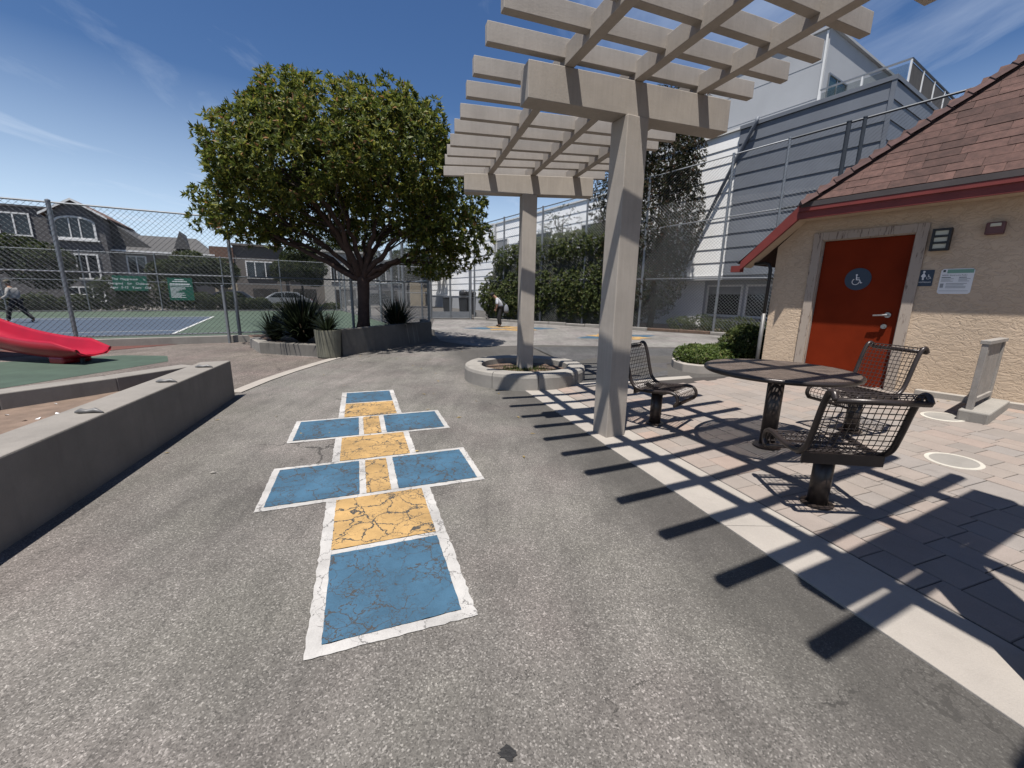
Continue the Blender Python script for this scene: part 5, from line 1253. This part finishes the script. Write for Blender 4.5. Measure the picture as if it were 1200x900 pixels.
street_tree('leafy round tree before the taupe house', [qlobe(-5.2, 40.6, 3.1, 1.7, 1.3, 1.1), qlobe(-3.6, 40.8, 2.8, 1.3, 1.1, 1.0), qlobe(-6.6, 40.8, 2.7, 1.2, 1.1, .9)], 3300, M['leaf_far'], 103)
street_tree('rounded street tree beside the brown flat roofed house', [qlobe(2.6, 46, 4.1, 1.8, 1.4, 1.5), qlobe(3.6, 46, 3.4, 1.4, 1.2, 1.2), qlobe(1.4, 46, 3.3, 1.2, 1.1, 1.0)], 3300, M['leaf_far'], 105)
street_tree('dark street tree behind the side court fence', [qlobe(12.5, 44, 4.4, 2.4, 1.6, 1.5), qlobe(14.6, 44, 4.0, 1.8, 1.4, 1.3)], 3000, M['leaf_far'], 107)
street_tree('tall far tree above the pale stucco house roofs', [qlobe(7.6, 63, 6.8, 3.2, 2, 1.6), qlobe(11, 63, 6.2, 3, 2, 1.4)], 2400, M['leaf_far'], 109, .3, .13)
rb_ = random.Random(12)
for i in range(13):
    u = -21 + i * 1.65; z = rb_.uniform(.35, .7) if not -10 < u < -5 else rb_.uniform(.7, 1.15)
    bush('court_shrub', 'small dark shrub in the row along the outside of the far court fence', [qlobe(u, 37.6, z, 1.05, .7, z + .1)], 620, .15, .06, M['leaf_far'], 120 + i, group='shrub row beyond the far court fence', stem=False, per=6)
for i, u in enumerate((-1.2, .6, 2.4, 4.1)):
    bush('court_shrub', 'low olive hedge shrub in front of the parked cars', [qlobe(u, 37.8, .25, 1.1, .6, .32)], 420, .13, .05, M['leaf_far'], 140 + i, group='low hedge before the parked cars', stem=False, per=6)

# ------------------------------------------------------------------ parked cars
def car(label, u, v, paint, direction=1):
    t = thing('parked_car', label, 'car', Q(u, v, 0), 'cars parked along the street'); d = FU * direction; n = FV; o = Q(u, v, 0)
    def loft(prof_w, name, mat, parent):
        b = MB(); m = len(prof_w[0][1])
        for w, pr in prof_w:
            for x, z in pr: b.v.append(tuple(o + d * x + n * w + V(0, 0, z)))
        for k in range(len(prof_w) - 1):
            for i in range(m): b.f.append((k * m + i, k * m + (i + 1) % m, (k + 1) * m + (i + 1) % m, (k + 1) * m + i)); b.m.append(0)
        b.f += [tuple(range(m))[::-1], tuple((len(prof_w) - 1) * m + i for i in range(m))]; b.m += [0, 0]
        return b.build(name, mat, parent, smooth=False)
    body = [(-2.2, .35), (-2.25, .62), (-2.05, .80), (-1.2, .92), (1.1, .92), (1.95, .86), (2.2, .66), (2.2, .34)]
    roof_ = [(-1.5, .90), (-.75, 1.36), (.2, 1.46), (1.0, 1.40), (1.75, .90)]
    sh = lambda pr, k: [(x * k, z if z < .4 else z - (1 - k) * .3) for x, z in pr]
    bd_ = loft([(-.86, sh(body, .96)), (-.80, body), (.80, body), (.86, sh(body, .96))], 'body', paint, t)
    loft([(-.66, sh(roof_, .95)), (-.60, roof_), (.60, roof_), (.66, sh(roof_, .95))], 'cabin', paint, t)
    for s in (-1, 1):
        for q in ([(-1.15, .95), (-.68, 1.29), (-.05, 1.36), (-.05, .95)], [(.03, .95), (.03, 1.37), (.85, 1.32), (1.35, .95)]):
            b = MB(); P = [o + d * x + n * s * (.70 + .0 * z) + V(0, 0, z) for x, z in q]; b.add(P + [p - n * s * .05 for p in P], [(0, 1, 2, 3), (7, 6, 5, 4), (0, 4, 5, 1), (1, 5, 6, 2), (2, 6, 7, 3), (3, 7, 4, 0)]); b.build('side_window', M['glass'], t)
    for x in (-1.35, 1.35):
        for s in (-1, 1):
            c = o + d * x + n * s * .76 + V(0, 0, .31); w = MB(); w.tube([c - n * .1, c + n * .1], .31, 18); wh = w.build('wheel', M['tyre'], t)
            w = MB(); w.tube([c - n * .104, c + n * .104], .19, 14); w.build('rim', M['galv'], wh)
    for s in (-1, 1):
        b = MB(); b.box(o + d * -2.19 + n * s * .6 + V(0, 0, .68), (.1, .26, .12), math.atan2(d.y, d.x)); b.build('headlight', M['sign_white'], t)
        b = MB(); b.box(o + d * 2.13 + n * s * .62 + V(0, 0, .74), (.1, .22, .14), math.atan2(d.y, d.x)); b.build('tail_light', M['trim_red'], t)
cp = {k: NT(k) for k in ('car_silver', 'car_grey', 'car_white', 'car_dark')}
for k, c in (('car_silver', (.42, .44, .46)), ('car_grey', (.25, .27, .30)), ('car_white', (.7, .7, .7)), ('car_dark', (.05, .055, .065))): cp[k].col(c); cp[k].set(.25, .4 if 'white' not in k else 0, .5)
car('grey parked car half hidden by the lone steel post', -3.2, 42.5, cp['car_grey'].m)
car('silver parked car before the brown house garage', .9, 42.5, cp['car_silver'].m)
car('white parked car behind the walking tennis player', -17.6, 42.5, cp['car_white'].m)
car('dark parked car seen between the trunk and the side fence', 8.6, 42.5, cp['car_dark'].m)

# ------------------------------------------------------------------ red slide
sl_ = thing('playground_slide', 'glossy red plastic slide chute ending over the green rubber mat', 'slide', (-8.3, 8.0, 0))
SP = catmull([(-13.6, 8.9, 1.6), (-12.4, 8.65, .95), (-11.3, 8.45, .52), (-10.3, 8.28, .25), (-9.4, 8.12, .12), (-8.7, 8.02, .08), (-8.22, 7.95, .09)], 6)
prof = [(-.30, .16), (-.335, .20), (-.36, .17), (-.33, .05), (-.24, -.06), (0, -.10), (.24, -.06), (.33, .05), (.36, .17), (.335, .20), (.30, .16), (.27, .05), (.18, -.02), (0, -.045), (-.18, -.02), (-.27, .05)]
b = MB(); m = len(prof)
for i, p in enumerate(SP):
    d = (SP[min(i + 1, len(SP) - 1)] - SP[max(i - 1, 0)]).normalized(); e = V(0, 0, 1).cross(d).normalized(); u_ = d.cross(e); k = 1.0 if i < len(SP) - 7 else 1 - .10 * (i - len(SP) + 7)
    for x, z in prof: b.v.append(tuple(p + e * x * (1 if k == 1 else .8 + .2 * k) + u_ * (z * 1.3 * k + .12)))
for i in range(len(SP) - 1): b.f += [(i * m + j, i * m + (j + 1) % m, (i + 1) * m + (j + 1) % m, (i + 1) * m + j) for j in range(m)]
b.f += [tuple(range(m)), tuple((len(SP) - 1) * m + j for j in range(m))[::-1]]; b.m = [0] * len(b.f)
b.build('chute', M['slide_red'], sl_, smooth=True)
MB().tube([(-8.55, 8.0, 0), (-8.55, 8.0, .16)], .035, 10).build('foot', M['dark_steel'], sl_)
MB().tube([(-12.2, 8.7, 0), (-12.2, 8.7, 1.3)], .045, 10).build('leg', M['dark_steel'], sl_)
c = SP[len(SP) - 9]; MB().box((c.x + .1, c.y - .02, c.z - .01), (.35, .5, .14), R(-8)).build('underside_rib', M['slide_red'], sl_, bevel=.04)

# ------------------------------------------------------------------ people
def skin(name, joints, edges, mat, parent, root=0, sub=2):
    me = bpy.data.meshes.new(name); w = wloc(parent); me.from_pydata([tuple(Vector(j[:3]) - w) for j in joints], edges, []); me.materials.append(mat)
    o = link(bpy.data.objects.new(name, me)); o.parent = parent; WL[o.name] = w
    sk = o.modifiers.new('skin', 'SKIN'); sk.use_smooth_shade = True
    if not me.skin_vertices: 
        bm_ = bmesh.new(); bm_.from_mesh(me); bm_.verts.layers.skin.verify(); bm_.to_mesh(me); bm_.free()
    for i, j in enumerate(joints):
        r_ = j[3] if isinstance(j[3], tuple) else (j[3], j[3]); me.skin_vertices[0].data[i].radius = r_; me.skin_vertices[0].data[i].use_root = (i == root)
    s = o.modifiers.new('sub', 'SUBSURF'); s.levels = sub; s.render_levels = sub
    return o
def person(label, base, yaw, pose, mats, bag=False, cap=None):
    t = thing('person', label, 'person', base); X = V(math.cos(yaw), math.sin(yaw), 0); Y = V(-X.y, X.x, 0); B = Vector(base)
    g_ = lambda p: B + X * p[0] + Y * p[1] + V(0, 0, p[2])
    J = lambda names, rs: [(*g_(pose[n]), r_) for n, r_ in zip(names, rs)]
    chain = lambda n: [(i, i + 1) for i in range(n - 1)]
    names = ['pelvis', 'waist', 'chest', 'neck', 'head_low', 'head', 'lsh', 'lel', 'lwr', 'lhand', 'rsh', 'rel', 'rwr', 'rhand', 'lhip', 'lkn', 'lan', 'ltoe', 'rhip', 'rkn', 'ran', 'rtoe']
    rs = [.12, .12, .135, .05, .075, .095, .06, .042, .03, .035, .06, .042, .03, .035, .085, .058, .042, .035, .085, .058, .042, .035]
    ix = {n: i for i, n in enumerate(names)}; E = [('pelvis', 'waist'), ('waist', 'chest'), ('chest', 'neck'), ('neck', 'head_low'), ('head_low', 'head'), ('chest', 'lsh'), ('lsh', 'lel'), ('lel', 'lwr'), ('lwr', 'lhand'), ('chest', 'rsh'), ('rsh', 'rel'), ('rel', 'rwr'), ('rwr', 'rhand'), ('pelvis', 'lhip'), ('lhip', 'lkn'), ('lkn', 'lan'), ('lan', 'ltoe'), ('pelvis', 'rhip'), ('rhip', 'rkn'), ('rkn', 'ran'), ('ran', 'rtoe')]
    skin('body', J(names, rs), [(ix[a], ix[b_]) for a, b_ in E], mats['skin'], t)
    tn = ['pelvis', 'waist', 'chest', 'lsh', 'lel', 'rsh', 'rel'] + (['lwr', 'rwr'] if mats.get('long') else [])
    ti = {n: i for i, n in enumerate(tn)}
    te = [('pelvis', 'waist'), ('waist', 'chest'), ('chest', 'lsh'), ('lsh', 'lel'), ('chest', 'rsh'), ('rsh', 'rel')] + ([('lel', 'lwr'), ('rel', 'rwr')] if mats.get('long') else [])
    skin('shirt', J(tn, [.155, .165, .175, .085, .062, .085, .062, .045, .045][:len(tn)]), [(ti[a], ti[b_]) for a, b_ in te], mats['shirt'], t, ti['chest'])
    tn = ['pelvis', 'lhip', 'lkn', 'lan', 'rhip', 'rkn', 'ran']; ti = {n: i for i, n in enumerate(tn)}
    skin('trousers', J(tn, [.148, .11, .085, .065, .11, .085, .065]), [(0, 1), (1, 2), (2, 3), (0, 4), (4, 5), (5, 6)], mats['trousers'], t)
    for s in 'lr':
        a, b_ = g_(pose[s + 'an']), g_(pose[s + 'toe']); skin('shoe', [(*(a + V(0, 0, -.03)), .05), (*((a + b_) / 2 + V(0, 0, -.01)), .052), (*b_, .045)], chain(3), mats['shoe'], t, 0, 1)
    hd_ = g_(pose['head']); skin('hair' if not cap else 'cap', [(*(hd_ + V(0, 0, .01) - X * .05), .125), (*(hd_ + V(0, 0, .07)), .12), (*(hd_ + X * (.13 if cap else .02) + V(0, 0, .05)), .03 if cap else .08)], chain(3), cap or mats['hair'], t, 0, 1)
    return t, g_
mm = lambda n, c: simple(n, c, .85, .15, 6, .15, 40)
skinm = mm('skin_tone', (.30, .17, .11)); blackc = mm('black_cloth', (.018, .018, .02)); whitec = mm('white_cloth', (.72, .73, .76)); greyc = mm('grey_cloth', (.20, .21, .24)); navyc = mm('navy_cloth', (.03, .035, .05)); olive = mm('olive_cap', (.16, .14, .10)); patt = mm('pale_sleeve', (.42, .40, .37)); shoe_d = mm('dark_shoe', (.03, .03, .03))
bend = dict(pelvis=(-.04, 0, .86), waist=(0, 0, 1.0), chest=(.10, 0, 1.22), neck=(.22, 0, 1.36), head_low=(.29, 0, 1.40), head=(.35, 0, 1.42), lsh=(.12, .17, 1.26), lel=(.12, .21, 1.0), lwr=(.18, .16, .78), lhand=(.20, .14, .70), rsh=(.12, -.17, 1.26), rel=(.14, -.22, 1.0), rwr=(.22, -.14, .80), rhand=(.24, -.12, .72), lhip=(-.04, .09, .82), lkn=(.02, .10, .46), lan=(-.04, .10, .09), ltoe=(.10, .11, .04), rhip=(-.04, -.09, .82), rkn=(.05, -.10, .46), ran=(.02, -.10, .09), rtoe=(.16, -.11, .04))
pz, g_ = person('bending man in white top and black trousers carrying a grey bag on the painted star', (-.62, 19.1, .009), R(185), bend, dict(skin=skinm, shirt=whitec, trousers=blackc, shoe=shoe_d, hair=blackc, long=False), cap=blackc)
# bag hanging at his back
bgc = g_((-.30, -.05, .82)); bag = thing('shoulder_bag', 'soft grey bag hanging at the bending man\'s back', 'bag', bgc)
skin('pouch', [(*(bgc + V(0, 0, .22)), .04), (*(bgc + V(0, 0, .08)), .11), (*(bgc + V(0, 0, -.10)), .15), (*(bgc + V(0, 0, -.2)), .10)], [(0, 1), (1, 2), (2, 3)], greyc, bag)
MB().tube([bgc + V(0, 0, .2), g_((-.12, .02, 1.15)), g_((.02, .14, 1.33)), g_((.13, .10, 1.2))], .014, 6).build('strap', greyc, bag)
walk = dict(pelvis=(0, 0, .92), waist=(.02, 0, 1.06), chest=(.06, 0, 1.30), neck=(.09, 0, 1.47), head_low=(.12, 0, 1.53), head=(.13, 0, 1.60), lsh=(.05, .18, 1.36), lel=(.10, .24, 1.08), lwr=(.30, .20, .98), lhand=(.37, .18, .98), rsh=(.05, -.18, 1.36), rel=(.0, -.24, 1.08), rwr=(.18, -.22, .92), rhand=(.24, -.20, .90), lhip=(0, .09, .87), lkn=(.22, .10, .50), lan=(.30, .10, .10), ltoe=(.44, .11, .04), rhip=(0, -.09, .87), rkn=(-.10, -.10, .50), ran=(-.38, -.10, .14), rtoe=(-.28, -.11, .04))
person('tennis player in cap, pale sleeves and black trousers walking on the court', (-20.4, 17.0, .02), R(200), walk, dict(skin=skinm, shirt=patt, trousers=blackc, shoe=shoe_d, hair=blackc, long=True), cap=olive)

# ------------------------------------------------------------------ fallen leaves and pebbles
rl = random.Random(17)
for i in range(46):
    if i < 26: x, y = rl.uniform(-3.4, .4), rl.uniform(3.0, 8.5)
    elif i < 36: x, y = rl.uniform(-4.2, -1), rl.uniform(8.0, 12)
    else: s_ = rl.uniform(1.9, 2.7); p = FW.P(s_, 0, .12 + rl.random() * .18); x, y = p.x, p.y
    z = zg(x, y) + (.004 if i < 36 else .016); a = rl.random() * 6.28; L_, w_ = rl.uniform(.035, .075), rl.uniform(.012, .028); d = V(math.cos(a), math.sin(a), 0); e = V(-d.y, d.x, 0); c = V(x, y, z)
    b = MB(); b.add([c - d * L_ / 2, c - e * w_ / 2 + V(0, 0, .006), c + d * L_ / 2 + V(0, 0, rl.uniform(.002, .015)), c + e * w_ / 2 + V(0, 0, .008)], [(0, 1, 2), (0, 2, 3)])
    tag(b.build('fallen_leaf', M['dead_leaf']), 'dry leaf lying loose on the path asphalt' if i < 36 else 'dry leaf lying on the pavers at the restroom wall foot', 'leaf', 'fallen leaves on the asphalt' if i < 36 else 'fallen leaves at the wall')
st_m = simple('tar_spot', (.02, .019, .019), .6, .2, 20, .3, 80)
b = MB(); n = 18; b.add([(.005 + (.028 + .007 * math.sin(3 * i)) * math.cos(2 * math.pi * i / n), 1.035 + (.022 + .006 * math.cos(5 * i)) * math.sin(2 * math.pi * i / n), .004) for i in range(n)], [tuple(range(n))])
tag(b.build('tar_spot', st_m), 'small round black tar spot on the near asphalt', 'stain')
b = MB(); b.tube([(-2.43, 3.06, .004), (-2.41, 3.07, .010), (-2.39, 3.075, .006)], [.006, .011, .004], 7); tag(b.build('stone_chip', M['kerb'], smooth=True), 'single stone chip on asphalt near the foot of the concrete wall', 'stone')
